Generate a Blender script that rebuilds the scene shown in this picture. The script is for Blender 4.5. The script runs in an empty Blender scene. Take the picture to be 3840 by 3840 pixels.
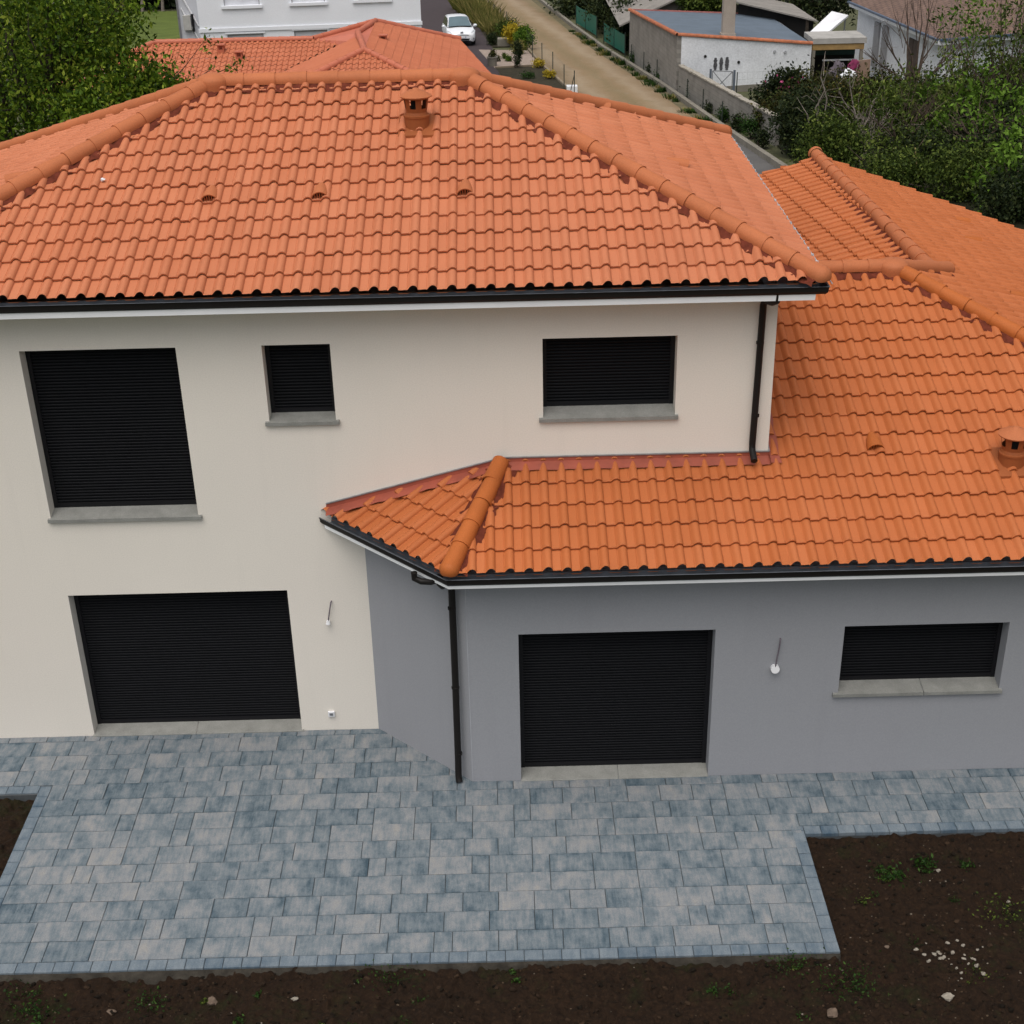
import bpy, bmesh, math, random
import numpy as np
from mathutils import Vector, Matrix

# ------------------------------------------------------------------ camera, sky, sun, exposure
scene = bpy.context.scene
COL = scene.collection
R = math.radians

def set_camera():
    f, pitch, yaw, roll = 5298.57, R(27.4378), R(0.2924), R(-1.2711)
    fwd = Vector((math.sin(yaw) * math.cos(pitch), math.cos(yaw) * math.cos(pitch), -math.sin(pitch)))
    right = Vector((math.cos(yaw), -math.sin(yaw), 0))
    up = right.cross(fwd)
    rr = right * math.cos(roll) + up * math.sin(roll)
    uu = up * math.cos(roll) - right * math.sin(roll)
    cam = bpy.data.cameras.new('camera')
    cam.sensor_width = 36.0
    cam.lens = f / 3840 * 36.0
    cam.clip_start, cam.clip_end = 0.1, 2000
    o = bpy.data.objects.new('camera', cam)
    o.matrix_world = Matrix(((rr.x, uu.x, -fwd.x, 4.7299), (rr.y, uu.y, -fwd.y, -16.012),
                             (rr.z, uu.z, -fwd.z, 11.6374), (0, 0, 0, 1)))
    COL.objects.link(o)
    scene.camera = o
set_camera()

SUN_EL, SUN_AZ = 68.0, -158.0          # azimuth from +y towards +x
w = bpy.data.worlds.new('World'); scene.world = w; w.use_nodes = True
nt = w.node_tree; nt.nodes.clear()
sky = nt.nodes.new('ShaderNodeTexSky'); sky.sky_type = 'NISHITA'; sky.sun_disc = False
sky.sun_elevation = R(SUN_EL); sky.sun_rotation = R(SUN_AZ)
sky.air_density = 1.0; sky.dust_density = 6.0; sky.ozone_density = 1.0
bg = nt.nodes.new('ShaderNodeBackground'); bg.inputs[1].default_value = 0.13
ow = nt.nodes.new('ShaderNodeOutputWorld')
hs = nt.nodes.new('ShaderNodeHueSaturation'); hs.inputs['Saturation'].default_value = 0.45      # cloud cover greys the sky
nt.links.new(sky.outputs[0], hs.inputs['Color']); nt.links.new(hs.outputs[0], bg.inputs[0]); nt.links.new(bg.outputs[0], ow.inputs[0])
sl = bpy.data.lights.new('sun', 'SUN'); sl.energy = 1.5; sl.angle = R(75); sl.color = (1.0, 0.95, 0.88)
so = bpy.data.objects.new('sun', sl)
sd = Vector((math.sin(R(SUN_AZ)) * math.cos(R(SUN_EL)), math.cos(R(SUN_AZ)) * math.cos(R(SUN_EL)), math.sin(R(SUN_EL))))
so.rotation_euler = sd.to_track_quat('Z', 'Y').to_euler()
COL.objects.link(so)
scene.view_settings.view_transform = 'Standard'
scene.view_settings.look = 'None'
scene.view_settings.gamma = 1
scene.view_settings.use_curve_mapping = False
scene.view_settings.exposure = 0.06
scene.cycles.max_bounces = 6
scene.cycles.diffuse_bounces = 3
scene.cycles.transparent_max_bounces = 4
try:
    scene.cycles.use_denoising = True
except Exception:
    pass

rng = np.random.default_rng(7)
random.seed(7)

# ------------------------------------------------------------------ materials
def new_mat(name):
    m = bpy.data.materials.new(name); m.use_nodes = True
    n = m.node_tree.nodes; n.clear()
    out = n.new('ShaderNodeOutputMaterial'); b = n.new('ShaderNodeBsdfPrincipled')
    m.node_tree.links.new(b.outputs[0], out.inputs[0])
    return m, n, m.node_tree.links, b

def nz(n, l, scale, detail=4, vec=None, rough=0.55, stretch=None):
    t = n.new('ShaderNodeTexNoise'); t.inputs['Scale'].default_value = scale
    t.inputs['Detail'].default_value = detail; t.inputs['Roughness'].default_value = rough
    if vec is None:
        tc = n.new('ShaderNodeTexCoord'); vec = tc.outputs['Object']
    if stretch:
        mp = n.new('ShaderNodeMapping'); mp.inputs['Scale'].default_value = stretch
        l.new(vec, mp.inputs[0]); vec = mp.outputs[0]
    l.new(vec, t.inputs['Vector'])
    return t.outputs['Fac']

def ramp(n, l, fac, stops):
    r = n.new('ShaderNodeValToRGB')
    while len(r.color_ramp.elements) < len(stops): r.color_ramp.elements.new(0.5)
    for e, (p, c) in zip(r.color_ramp.elements, stops):
        e.position = p; e.color = (*c, 1) if len(c) == 3 else c
    l.new(fac, r.inputs[0])
    return r.outputs[0]

def mix(n, l, fac, a, b, mode='MIX'):
    m = n.new('ShaderNodeMix'); m.data_type = 'RGBA'; m.blend_type = mode
    for i, v in ((0, fac), (6, a), (7, b)):
        if isinstance(v, (int, float)): m.inputs[i].default_value = v
        elif isinstance(v, tuple): m.inputs[i].default_value = (*v, 1)
        else: l.new(v, m.inputs[i])
    return m.outputs[2]

def bump(n, l, b, h, strength, dist=0.01):
    bp = n.new('ShaderNodeBump'); bp.inputs['Strength'].default_value = strength
    bp.inputs['Distance'].default_value = dist
    l.new(h, bp.inputs['Height']); l.new(bp.outputs[0], b.inputs['Normal'])

def sc(c, k): return tuple(min(1, x * k) for x in c)

def mat_basic(name, col, rough=0.6, var=0.12, vscale=3.0, bscale=0, bstr=0.2, spec=0.5, metal=0, fine=0):
    m, n, l, b = new_mat(name)
    f = nz(n, l, vscale, 5)
    c = ramp(n, l, f, [(0.3, sc(col, 1 - var)), (0.7, sc(col, 1 + var))])
    if fine:
        f2 = nz(n, l, fine, 2)
        c = mix(n, l, 0.35, c, ramp(n, l, f2, [(0.3, sc(col, 0.72)), (0.7, sc(col, 1.28))]))
    l.new(c, b.inputs['Base Color'])
    b.inputs['Roughness'].default_value = rough
    b.inputs['Specular IOR Level'].default_value = spec
    b.inputs['Metallic'].default_value = metal
    if bscale: bump(n, l, b, nz(n, l, bscale, 3), bstr)
    return m

def mat_tile(name, base, dark, light, rough=0.6, spec=0.28):
    m, n, l, b = new_mat(name)
    uv = n.new('ShaderNodeUVMap'); uv.uv_map = 'tile'
    fl = n.new('ShaderNodeVectorMath'); fl.operation = 'FLOOR'; l.new(uv.outputs[0], fl.inputs[0])
    wn = n.new('ShaderNodeTexWhiteNoise'); wn.noise_dimensions = '2D'; l.new(fl.outputs[0], wn.inputs['Vector'])
    c = ramp(n, l, wn.outputs['Value'], [(0.0, dark), (0.45, base), (0.75, base), (1.0, light)])
    big = nz(n, l, 0.9, 4)
    c = mix(n, l, 0.5, c, ramp(n, l, big, [(0.3, sc(base, 0.86)), (0.7, sc(base, 1.12))]))
    # lime bloom streaks and faint soot on the tiles themselves
    st = nz(n, l, 1.0, 5, uv.outputs[0], 0.6, (2.4, 0.35, 1))
    c = mix(n, l, ramp(n, l, st, [(0.68, (0, 0, 0)), (0.84, (0.26, 0.26, 0.26))]), c, (0.60, 0.36, 0.25))
    gr = nz(n, l, 75, 4, None, .7)
    c = mix(n, l, 0.28, c, ramp(n, l, gr, [(0.3, sc(base, 0.7)), (0.7, sc(base, 1.3))]))
    l.new(c, b.inputs['Base Color'])
    b.inputs['Roughness'].default_value = rough; b.inputs['Specular IOR Level'].default_value = spec
    bump(n, l, b, nz(n, l, 120, 3), 0.12, 0.004)
    return m

def mat_attr(name, stops, rough=0.7, attr='rnd', spec=0.12, trans=0.0):
    m, n, l, b = new_mat(name)
    a = n.new('ShaderNodeAttribute'); a.attribute_name = attr
    l.new(ramp(n, l, a.outputs['Fac'], stops), b.inputs['Base Color'])
    b.inputs['Roughness'].default_value = rough; b.inputs['Specular IOR Level'].default_value = spec
    if trans:
        t = n.new('ShaderNodeBsdfTranslucent'); l.new(ramp(n, l, a.outputs['Fac'], stops), t.inputs[0])
        ms = n.new('ShaderNodeMixShader'); ms.inputs[0].default_value = trans
        out = [x for x in n if x.type == 'OUTPUT_MATERIAL'][0]
        l.new(b.outputs[0], ms.inputs[1]); l.new(t.outputs[0], ms.inputs[2]); l.new(ms.outputs[0], out.inputs[0])
    return m

def mat_render(name, col, tint):
    m, n, l, b = new_mat(name)
    c = ramp(n, l, nz(n, l, 0.55, 5), [(0.3, sc(col, 0.92)), (0.7, sc(col, 1.06))])
    c = mix(n, l, ramp(n, l, nz(n, l, 0.8, 3, None, 0.5, (1, 1, 0.5)), [(0.4, (0, 0, 0)), (0.7, (0.55, 0.55, 0.55))]), c, tint)
    g = nz(n, l, 240, 3)
    c = mix(n, l, 0.35, c, ramp(n, l, g, [(0.3, sc(col, 0.82)), (0.7, sc(col, 1.15))]))
    g2 = nz(n, l, 62, 4, None, .7)
    c = mix(n, l, 0.42, c, ramp(n, l, g2, [(0.3, sc(col, 0.84)), (0.7, sc(col, 1.15))]))
    # faint rain streaks
    s = nz(n, l, 1.0, 5, None, 0.6, (5.0, 5.0, 0.35))
    c = mix(n, l, ramp(n, l, s, [(0.55, (0, 0, 0)), (0.8, (0.13, 0.13, 0.13))]), c, sc(col, 0.72))
    l.new(c, b.inputs['Base Color'])
    b.inputs['Roughness'].default_value = 0.9; b.inputs['Specular IOR Level'].default_value = 0.2
    bump(n, l, b, g, 0.35, 0.004)
    return m

M = {}
M['cream'] = mat_render('cream_render', (0.735, 0.695, 0.625), (0.745, 0.685, 0.63))
M['grey'] = mat_render('grey_render', (0.292, 0.300, 0.322), (0.284, 0.303, 0.320))
TB = (0.465, 0.158, 0.073)
M['tile'] = mat_tile('terracotta_tiles', TB, (0.40, 0.125, 0.053), (0.515, 0.192, 0.096))
M['tile2'] = mat_tile('glare_free_terracotta_tiles', (0.415, 0.122, 0.038), (0.35, 0.096, 0.026), (0.46, 0.150, 0.056), rough=0.6, spec=0.25)  # same tile as the upper roof; weaker sky glare put into a deeper colour
M['tile3'] = mat_tile('older_terracotta_tiles', (0.44, 0.138, 0.066), (0.38, 0.108, 0.050), (0.48, 0.165, 0.088), rough=0.6)
M['ridge'] = mat_basic('ridge_clay', (0.41, 0.132, 0.052), 0.65, 0.14, 1.5, 90, 0.1, 0.22, fine=75)
M['ridge2'] = mat_basic('glare_free_ridge_clay', (0.38, 0.105, 0.024), 0.65, 0.14, 1.5, 90, 0.1, 0.22, fine=75)  # ridge clay deepened likewise, lesser sky sheen painted in
M['vent'] = mat_basic('shaded_vent_clay', (0.27, 0.078, 0.024), 0.65, 0.14, 3, 90, 0.1, 0.22)  # shade on the vent bodies painted in as a darker brown
M['flash'] = mat_basic('red_flashing', (0.27, 0.058, 0.032), 0.55, 0.2, 4, 30, 0.25)
M['flash_dark'] = mat_basic('dark_red_hip_flashing', (0.115, 0.027, 0.015), 0.9, 0.3, 14, 40, 0.5, .1)
M['gutter'] = mat_basic('dark_brown_gutter', (0.009, 0.0075, 0.007), 0.55, 0.1, 3, spec=.25)
M['gutter_in'] = mat_basic('sky_tinted_gutter_channel', (0.075, 0.085, 0.10), 0.6, 0.3, 6)  # sky reflection inside the gutter is put into this blue grey
M['pvc'] = mat_basic('white_pvc', (0.86, 0.88, 0.90), 0.45, 0.05, 2)
M['black'] = mat_basic('black_shutter_slats', (0.0036, 0.0041, 0.0056), 0.55, 0.1, 4, spec=0.13)
M['blackframe'] = mat_basic('black_frame', (0.006, 0.006, 0.008), 0.5, 0.1, 4, spec=0.3)
M['sill'] = mat_basic('concrete_sill', (0.225, 0.228, 0.212), 0.85, 0.22, 5, 60, 0.3, 0.3, fine=60)
M['steel'] = mat_basic('zinc', (0.30, 0.31, 0.33), 0.4, 0.2, 6, metal=0.6)
M['white'] = mat_basic('white_plastic', (0.75, 0.76, 0.78), 0.4, 0.04, 3)
M['wire'] = mat_basic('grey_wire_sheath', (0.12, 0.10, 0.12), 0.5, 0.3, 40)
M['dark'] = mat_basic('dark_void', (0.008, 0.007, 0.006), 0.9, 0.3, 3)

# ------------------------------------------------------------------ mesh helpers
class MB:
    def __init__(s): s.v = []; s.f = []; s.m = []; s.uv = {}; s.r = []
    def add(s, vs, fs, mi=0, rnd=None):
        o = len(s.v); s.v.extend([tuple(map(float, p)) for p in vs])
        for f in fs:
            s.f.append(tuple(i + o for i in f)); s.m.append(mi); s.r.append(random.random() if rnd is None else rnd)
        return s
    def box(s, x0, x1, y0, y1, z0, z1, mi=0, rnd=None):
        vs = [(x0, y0, z0), (x1, y0, z0), (x1, y1, z0), (x0, y1, z0), (x0, y0, z1), (x1, y0, z1), (x1, y1, z1), (x0, y1, z1)]
        return s.add(vs, [(3, 2, 1, 0), (4, 5, 6, 7), (0, 1, 5, 4), (1, 2, 6, 5), (2, 3, 7, 6), (3, 0, 4, 7)], mi, rnd)
    def obox(s, c, ax, ay, hx, hy, z0, z1, mi=0):
        ax = np.array(ax, float); ay = np.array(ay, float); c = np.array(c, float)
        p = [c - ax * hx - ay * hy, c + ax * hx - ay * hy, c + ax * hx + ay * hy, c - ax * hx + ay * hy]
        vs = [(q[0], q[1], z0) for q in p] + [(q[0], q[1], z1) for q in p]
        return s.add(vs, [(3, 2, 1, 0), (4, 5, 6, 7), (0, 1, 5, 4), (1, 2, 6, 5), (2, 3, 7, 6), (3, 0, 4, 7)], mi)
    def quad(s, a, b, c, d, mi=0): return s.add([a, b, c, d], [(0, 1, 2, 3)], mi)
    def tube(s, pts, rad, n=6, mi=0, cap=True, rnd=None):
        pts = [Vector(p) for p in pts]
        if isinstance(rad, (int, float)): rad = [rad] * len(pts)
        vs = []; pu = None
        for i, p in enumerate(pts):
            t = (pts[min(i + 1, len(pts) - 1)] - pts[max(i - 1, 0)])
            t = t.normalized() if t.length > 1e-9 else Vector((0, 0, 1))
            u = pu if pu is not None else (Vector((1, 0, 0)) if abs(t.x) < 0.9 else Vector((0, 1, 0)))
            u = (u - t * u.dot(t))
            u = u.normalized() if u.length > 1e-6 else t.orthogonal().normalized()
            pu = u; w_ = t.cross(u)
            for k in range(n):
                a = 2 * math.pi * k / n
                vs.append(p + u * math.cos(a) * rad[i] + w_ * math.sin(a) * rad[i])
        fs = []
        for i in range(len(pts) - 1):
            for k in range(n):
                k2 = (k + 1) % n
                fs.append((i * n + k, i * n + k2, (i + 1) * n + k2, (i + 1) * n + k))
        if cap:
            fs.append(tuple(range(n - 1, -1, -1))); fs.append(tuple((len(pts) - 1) * n + k for k in range(n)))
        return s.add(vs, fs, mi, rnd)
    def lathe(s, c, prof, n=16, mi=0, axis=None):
        c = Vector(c); vs = []; fs = []
        for r, z in prof:
            for k in range(n):
                a = 2 * math.pi * k / n
                vs.append(c + Vector((r * math.cos(a), r * math.sin(a), z)))
        for i in range(len(prof) - 1):
            for k in range(n):
                k2 = (k + 1) % n
                fs.append((i * n + k, i * n + k2, (i + 1) * n + k2, (i + 1) * n + k))
        return s.add(vs, fs, mi)
    def blob(s, c, r, seed=0, rough=0.25, n=8, mi=0, rnd=None):
        rs = np.random.default_rng(seed); c = np.array(c, float); r = np.array(r, float) * np.ones(3)
        rows = max(4, n // 2 + 1); vs = []; fs = []
        ph = rs.uniform(0, 6, 6)
        for i in range(rows + 1):
            th = math.pi * i / rows
            for k in range(n):
                a = 2 * math.pi * k / n
                d = np.array([math.sin(th) * math.cos(a), math.sin(th) * math.sin(a), math.cos(th)])
                q = 1 + rough * (math.sin(3 * d[0] + ph[0]) * math.cos(2.5 * d[1] + ph[1]) + 0.6 * math.sin(4 * d[2] + ph[2] + 3 * d[0]))
                vs.append(c + d * r * q)
        for i in range(rows):
            for k in range(n):
                k2 = (k + 1) % n
                fs.append((i * n + k, (i + 1) * n + k, (i + 1) * n + k2, i * n + k2))
        return s.add(vs, fs, mi, rnd)

def wloc(o):
    v = Vector((0, 0, 0))
    while o is not None:
        v += o.location; o = o.parent
    return v

def link_mesh(name, me, mats, parent):
    o = bpy.data.objects.new(name, me)
    for mm in mats: me.materials.append(mm)
    if parent is not None: o.parent = parent
    COL.objects.link(o)
    return o

def build(name, mb, mats, parent=None, smooth=None, loc=None, bevel=0, rnd=False):
    if not isinstance(mats, (list, tuple)): mats = [mats]
    off = wloc(parent)
    if loc is not None and parent is None: off = Vector(loc)
    me = bpy.data.meshes.new(name)
    v = np.array(mb.v, float) - np.array(off)
    me.from_pydata(v.tolist(), [], mb.f)
    if len(mats) > 1: me.polygons.foreach_set('material_index', np.array(mb.m, np.int32))
    if rnd:
        at = me.attributes.new('rnd', 'FLOAT', 'FACE'); at.data.foreach_set('value', np.array(mb.r, np.float32))
    if smooth is not None:
        me.polygons.foreach_set('use_smooth', np.ones(len(me.polygons), bool))
        me.set_sharp_from_angle(angle=R(smooth))
    me.update()
    o = link_mesh(name, me, mats, parent)
    if loc is not None and parent is None: o.location = loc
    if bevel:
        md = o.modifiers.new('bevel', 'BEVEL'); md.width = bevel; md.segments = 2; md.limit_method = 'ANGLE'; md.angle_limit = R(40)
    return o

def tag(o, label=None, cat=None, group=None, kind=None):
    if label: o['label'] = label
    if cat: o['category'] = cat
    if group: o['group'] = group
    if kind: o['kind'] = kind
    return o

def empty(name, loc, label, cat, group=None):
    o = bpy.data.objects.new(name, None); o.empty_display_size = 0.3
    o.location = loc; COL.objects.link(o)
    return tag(o, label, cat, group)

def copy_tree(o, parent=None):
    kids = list(o.children)
    c = o.copy(); COL.objects.link(c); c.parent = parent
    for ch in kids: copy_tree(ch, c)
    return c

def gz(x, y):                                    # terrain height
    return 0.0 if y < 8 else (-0.05 * (y - 8) if y < 118 else -5.5)

def vnoise(x, y, seed):
    rs = np.random.default_rng(seed); T = rs.random((256, 256))
    xi = np.floor(x).astype(int); yi = np.floor(y).astype(int)
    fx = x - xi; fy = y - yi; fx = fx * fx * (3 - 2 * fx); fy = fy * fy * (3 - 2 * fy)
    a = T[xi % 256, yi % 256]; b = T[(xi + 1) % 256, yi % 256]; c = T[xi % 256, (yi + 1) % 256]; d = T[(xi + 1) % 256, (yi + 1) % 256]
    return (a * (1 - fx) + b * fx) * (1 - fy) + (c * (1 - fx) + d * fx) * fy

def grid_mesh(name, xs, ys, zf, mat, parent=None, hole=None):
    X, Y = np.meshgrid(xs, ys); Z = zf(X, Y)
    v = np.stack([X, Y, Z], -1).reshape(-1, 3); nx, ny = len(xs), len(ys)
    i = np.arange(nx * ny).reshape(ny, nx)
    f = np.stack([i[:-1, :-1], i[:-1, 1:], i[1:, 1:], i[1:, :-1]], -1).reshape(-1, 4)
    me = bpy.data.meshes.new(name); me.from_pydata(v.tolist(), [], f.tolist())
    me.polygons.foreach_set('use_smooth', np.ones(len(me.polygons), bool)); me.update()
    return link_mesh(name, me, [mat], parent)

# ------------------------------------------------------------------ tiled roof planes
PF = [0, .04, .09, .15, .21, .27, .33, .39, .44, .485, .515, .53, .545, .565, .76, .785, .955, .975]
PH = [0, .007, .021, .034, .043, .0475, .048, .0445, .038, .028, .016, .001, -.001, 0, 0, .0025, .0025, -.002]

def tile_bm(O, u, s, ulen, vlen, clip, pitch=.2235, course=.357, t=.037, lod=1, jit=0.0):
    """sheet of roll tiles: O eave start, u along the eave, s up the slope; clip = [(point, normal keep side)]"""
    O = np.array(O, float); u = np.array(u, float); s = np.array(s, float); n = np.cross(u, s); n /= np.linalg.norm(n)
    pf, ph = (PF, PH) if lod == 1 else ([0, .06, .28, .5, .56], [0, .034, .052, .034, 0])
    nt_ = int(math.ceil(ulen / pitch)) + 1; nc = int(math.ceil(vlen / course))
    uu = np.concatenate([(k + np.array(pf)) * pitch for k in range(nt_)]); hh = np.tile(ph, nt_)
    tid = (uu + 1e-4) / pitch
    L = len(uu); vs = []; uvs = []; fs = []
    for c in range(nc):
        v0 = c * course
        ju = rng.normal(0, 1, nt_).repeat(len(pf)) * jit
        rows = [(v0 + .020, -.004, 0.0), (v0 + .001, t * .22, .03), (v0, t - .007, .05), (v0 + .010, t, .06), (v0 + course * .5, t * .5, .5), (v0 + course + .004, 0.0, .98)]
        hs_ = [None] * 6
        if c == 0: rows[0] = (v0 + .004, -.014, 0.0); rows[1] = (v0 + .001, -.004, .03); hs_ = [.50, .55, None, None, None, None]
        if lod != 1: rows = [rows[0], rows[3], rows[5]]; hs_ = [hs_[0], None, None]
        b = len(vs)
        for (vv, dz, fv), hk in zip(rows, hs_):
            P = O + np.outer(uu, u) + s * vv + np.outer(hh * (hk if hk else 1 + .05 * (1 - fv)) + dz + ju * (1 - fv), n)
            vs.extend(P.tolist()); uvs.extend([(a, c + fv) for a in tid])
        for r in range(len(rows) - 1):
            for k in range(L - 1):
                a = b + r * L + k
                fs.append((a, a + 1, a + 1 + L, a + L))
    me = bpy.data.meshes.new('tmp'); me.from_pydata(vs, [], fs)
    ul = me.uv_layers.new(name='tile'); li = np.empty(len(me.loops), np.int32); me.loops.foreach_get('vertex_index', li)
    ul.data.foreach_set('uv', np.array(uvs, np.float32)[li].ravel())
    bm = bmesh.new(); bm.from_mesh(me); bpy.data.meshes.remove(me)
    for p, nn in clip:
        g = bm.verts[:] + bm.edges[:] + bm.faces[:]
        bmesh.ops.bisect_plane(bm, geom=g, dist=1e-5, plane_co=p, plane_no=nn, clear_inner=True)
    return bm

def poly_clip(poly):                             # convex, counter-clockwise xy polygon -> vertical clip planes
    out = []
    for i in range(len(poly)):
        a = np.array(poly[i][:2], float); b = np.array(poly[(i + 1) % len(poly)][:2], float); d = b - a
        out.append((Vector((a[0], a[1], 0)), Vector((-d[1], d[0], 0)).normalized()))
    return out

def roof_mesh(name, bms, mats, parent, smooth=35):
    me = bpy.data.meshes.new(name); bm = bmesh.new()
    off = wloc(parent)
    bm.loops.layers.uv.new('tile')
    for k, b in enumerate(bms):
        t = bpy.data.meshes.new('t'); b.to_mesh(t); b.free(); n0 = len(bm.faces)
        bm.from_mesh(t); bpy.data.meshes.remove(t)
    bmesh.ops.translate(bm, verts=bm.verts, vec=-off)
    bm.to_mesh(me); bm.free()
    me.polygons.foreach_set('use_smooth', np.ones(len(me.polygons), bool)); me.set_sharp_from_angle(angle=R(smooth)); me.update()
    return link_mesh(name, me, mats, parent)

def roof_plane(poly, z0, e0, e1, slope, **kw):
    if kw.get('lod') == 2: kw['t'] = .014
    """poly: ccw xy polygon; eave from e0 to e1 (xy) at height z0; slope rises to the left of e0->e1"""
    e0 = np.array(e0, float); e1 = np.array(e1, float); d = e1 - e0; L = np.linalg.norm(d); d /= L
    nrm = np.array([-d[1], d[0]])
    us = [np.dot(np.array(p[:2]) - e0, d) for p in poly]; vsl = [np.dot(np.array(p[:2]) - e0, nrm) for p in poly]
    k = math.sqrt(1 + slope * slope); u0 = min(us)
    u0 = math.floor(u0 / .2235) * .2235
    O = (*(e0 + d * u0), z0); s = np.array([nrm[0], nrm[1], slope]) / k
    return tile_bm(O, (d[0], d[1], 0), s, max(us) - u0, max(vsl) * k, poly_clip(poly), **kw)

def ridge(mb, p, q, r=.115, seg=.40, lift=.045, dome=True, n=12, spread=105):
    p = Vector(p); q = Vector(q); t = (q - p); L = t.length; t.normalize()
    sd_ = t.cross(Vector((0, 0, 1))).normalized(); up = sd_.cross(t)
    k = max(1, round(L / seg)); sg = L / k
    for i in range(k):
        jx = random.gauss(0, .004)
        rings = [(i * sg - .02, r * .93), (i * sg + sg - .014, r * 1.04), (i * sg + sg, r * 1.05), (i * sg + sg, r * .93)]
        vs = []; fs = []
        for (a, rad) in rings:
            for j in range(n + 1):
                th = R(-spread + 2 * spread * j / n)
                vs.append(p + t * a + up * (math.cos(th) * rad + lift) + sd_ * (math.sin(th) * rad + jx))
        for a in range(len(rings) - 1):
            for j in range(n):
                o = a * (n + 1) + j
                fs.append((o, o + n + 1, o + n + 2, o + 1))
        mb.add(vs, fs)
    if dome:
        vs = []; fs = []; m_ = 5
        for a in range(m_ + 1):
            ph = R(90 * a / m_)
            for j in range(n + 1):
                th = R(-spread + 2 * spread * j / n)
                rr = r * 1.05 * math.cos(ph)
                vs.append(q + t * (r * .9 * math.sin(ph)) + up * (math.cos(th) * rr + lift) + sd_ * (math.sin(th) * rr))
        for a in range(m_):
            for j in range(n):
                o = a * (n + 1) + j; fs.append((o, o + n + 1, o + n + 2, o + 1))
        mb.add(vs, fs)

def hip_flash(mb, p, q, wd=.21, h=.034, drop=.38 * .7071):
    p = Vector(p); q = Vector(q); t = q - p; L = t.length; t.normalize()
    sd_ = t.cross(Vector((0, 0, 1))).normalized()
    k = int(L / .055)
    for sg in (-1, 1):
        vs = []; fs = []
        for i in range(k + 1):
            c = p + t * (L * i / k)
            for j, (o, z) in enumerate(((.05, .02), (.12, .012), (.17, 0), (wd, -.012))):
                wv = .012 * math.sin(i * 1.7 + j * 2 + sg) + random.gauss(0, .006)
                oo = o + (.02 * math.sin(i * .9) + random.gauss(0, .008) if j == 3 else 0)
                vs.append(c + sd_ * sg * oo + Vector((0, 0, h + z + wv - oo * drop)))
        for i in range(k):
            for j in range(3):
                o = i * 4 + j; fs.append((o, o + 1, o + 5, o + 4))
        mb.add(vs, fs)

def sweep(mb, path, prof, closed=False, mi=None, caps=True):
    """profile (outward offset, z) swept along an xy path with mitres; outward = right of travel"""
    P = [np.array(p, float) for p in path]; N = len(P); rows = []
    for i in range(N):
        a = P[i] - P[i - 1] if (i > 0 or closed) else P[1] - P[0]
        b = P[(i + 1) % N] - P[i] if (i < N - 1 or closed) else P[-1] - P[-2]
        a /= np.linalg.norm(a); b /= np.linalg.norm(b)
        na = np.array([a[1], -a[0]]); nb = np.array([b[1], -b[0]]); m_ = na + nb; m_ /= np.linalg.norm(m_); m_ /= np.dot(m_, na)
        rows.append([(*(P[i] + m_ * o), z) for o, z in prof])
    k = len(prof); vs = [p for r_ in rows for p in r_]
    for i in range(N if closed else N - 1):
        i2 = (i + 1) % N
        for j in range(k - 1):
            mb.add([vs[i * k + j], vs[i2 * k + j], vs[i2 * k + j + 1], vs[i * k + j + 1]], [(0, 1, 2, 3)], 0 if mi is None else mi[j])
    if caps and not closed:
        mb.add(rows[0], [tuple(range(k))]); mb.add(rows[-1], [tuple(range(k - 1, -1, -1))])

def wall_holes(mb, p0, p1, z0, z1, holes, depth=.30, mi=0):
    """wall face from p0 to p1 (outside on the right of travel) with openings (a0,a1,z0,z1) and reveals"""
    p0 = np.array(p0, float); p1 = np.array(p1, float); L = np.linalg.norm(p1 - p0); d = (p1 - p0) / L; inn = np.array([-d[1], d[0]])
    A = sorted({0, L, *[h[0] for h in holes], *[h[1] for h in holes]}); Z = sorted({z0, z1, *[h[2] for h in holes], *[h[3] for h in holes]})
    pt = lambda a, z, k=0: (*(p0 + d * a + inn * k), z)
    for i in range(len(A) - 1):
        for j in range(len(Z) - 1):
            ca, cz = (A[i] + A[i + 1]) / 2, (Z[j] + Z[j + 1]) / 2
            if any(h[0] < ca < h[1] and h[2] < cz < h[3] for h in holes): continue
            mb.quad(pt(A[i], Z[j]), pt(A[i + 1], Z[j]), pt(A[i + 1], Z[j + 1]), pt(A[i], Z[j + 1]), mi)
    for a0, a1, b0, b1 in holes:
        mb.quad(pt(a0, b0), pt(a0, b1), pt(a0, b1, depth), pt(a0, b0, depth), mi)
        mb.quad(pt(a1, b1), pt(a1, b0), pt(a1, b0, depth), pt(a1, b1, depth), mi)
        mb.quad(pt(a0, b1), pt(a1, b1), pt(a1, b1, depth), pt(a0, b1, depth), mi)
        mb.quad(pt(a1, b0), pt(a0, b0), pt(a0, b0, depth), pt(a1, b0, depth), mi)

# ------------------------------------------------------------------ terrain and ground surfaces
def mat_ground():
    m, n, l, b = new_mat('rough_ground')
    f = nz(n, l, 0.25, 6); g = nz(n, l, 3.0, 5); h = nz(n, l, 30, 3)
    c = ramp(n, l, f, [(0.35, (0.045, 0.050, 0.018)), (0.6, (0.075, 0.085, 0.028)), (0.75, (0.09, 0.07, 0.04))])
    c = mix(n, l, 0.5, c, ramp(n, l, g, [(0.3, (0.03, 0.03, 0.014)), (0.7, (0.10, 0.10, 0.04))]))
    l.new(c, b.inputs['Base Color']); b.inputs['Roughness'].default_value = 0.95
    bump(n, l, b, h, 0.4, 0.03)
    return m
M['ground'] = mat_ground()
ys = np.array([-80, -20, -12, -8, 0, 8, 20, 40, 60, 80, 100, 118, 160, 300, 700])
xs = np.array([-500, -150, -60, -30, -15, 0, 15, 30, 60, 150, 500])
zg = np.vectorize(gz)
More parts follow.
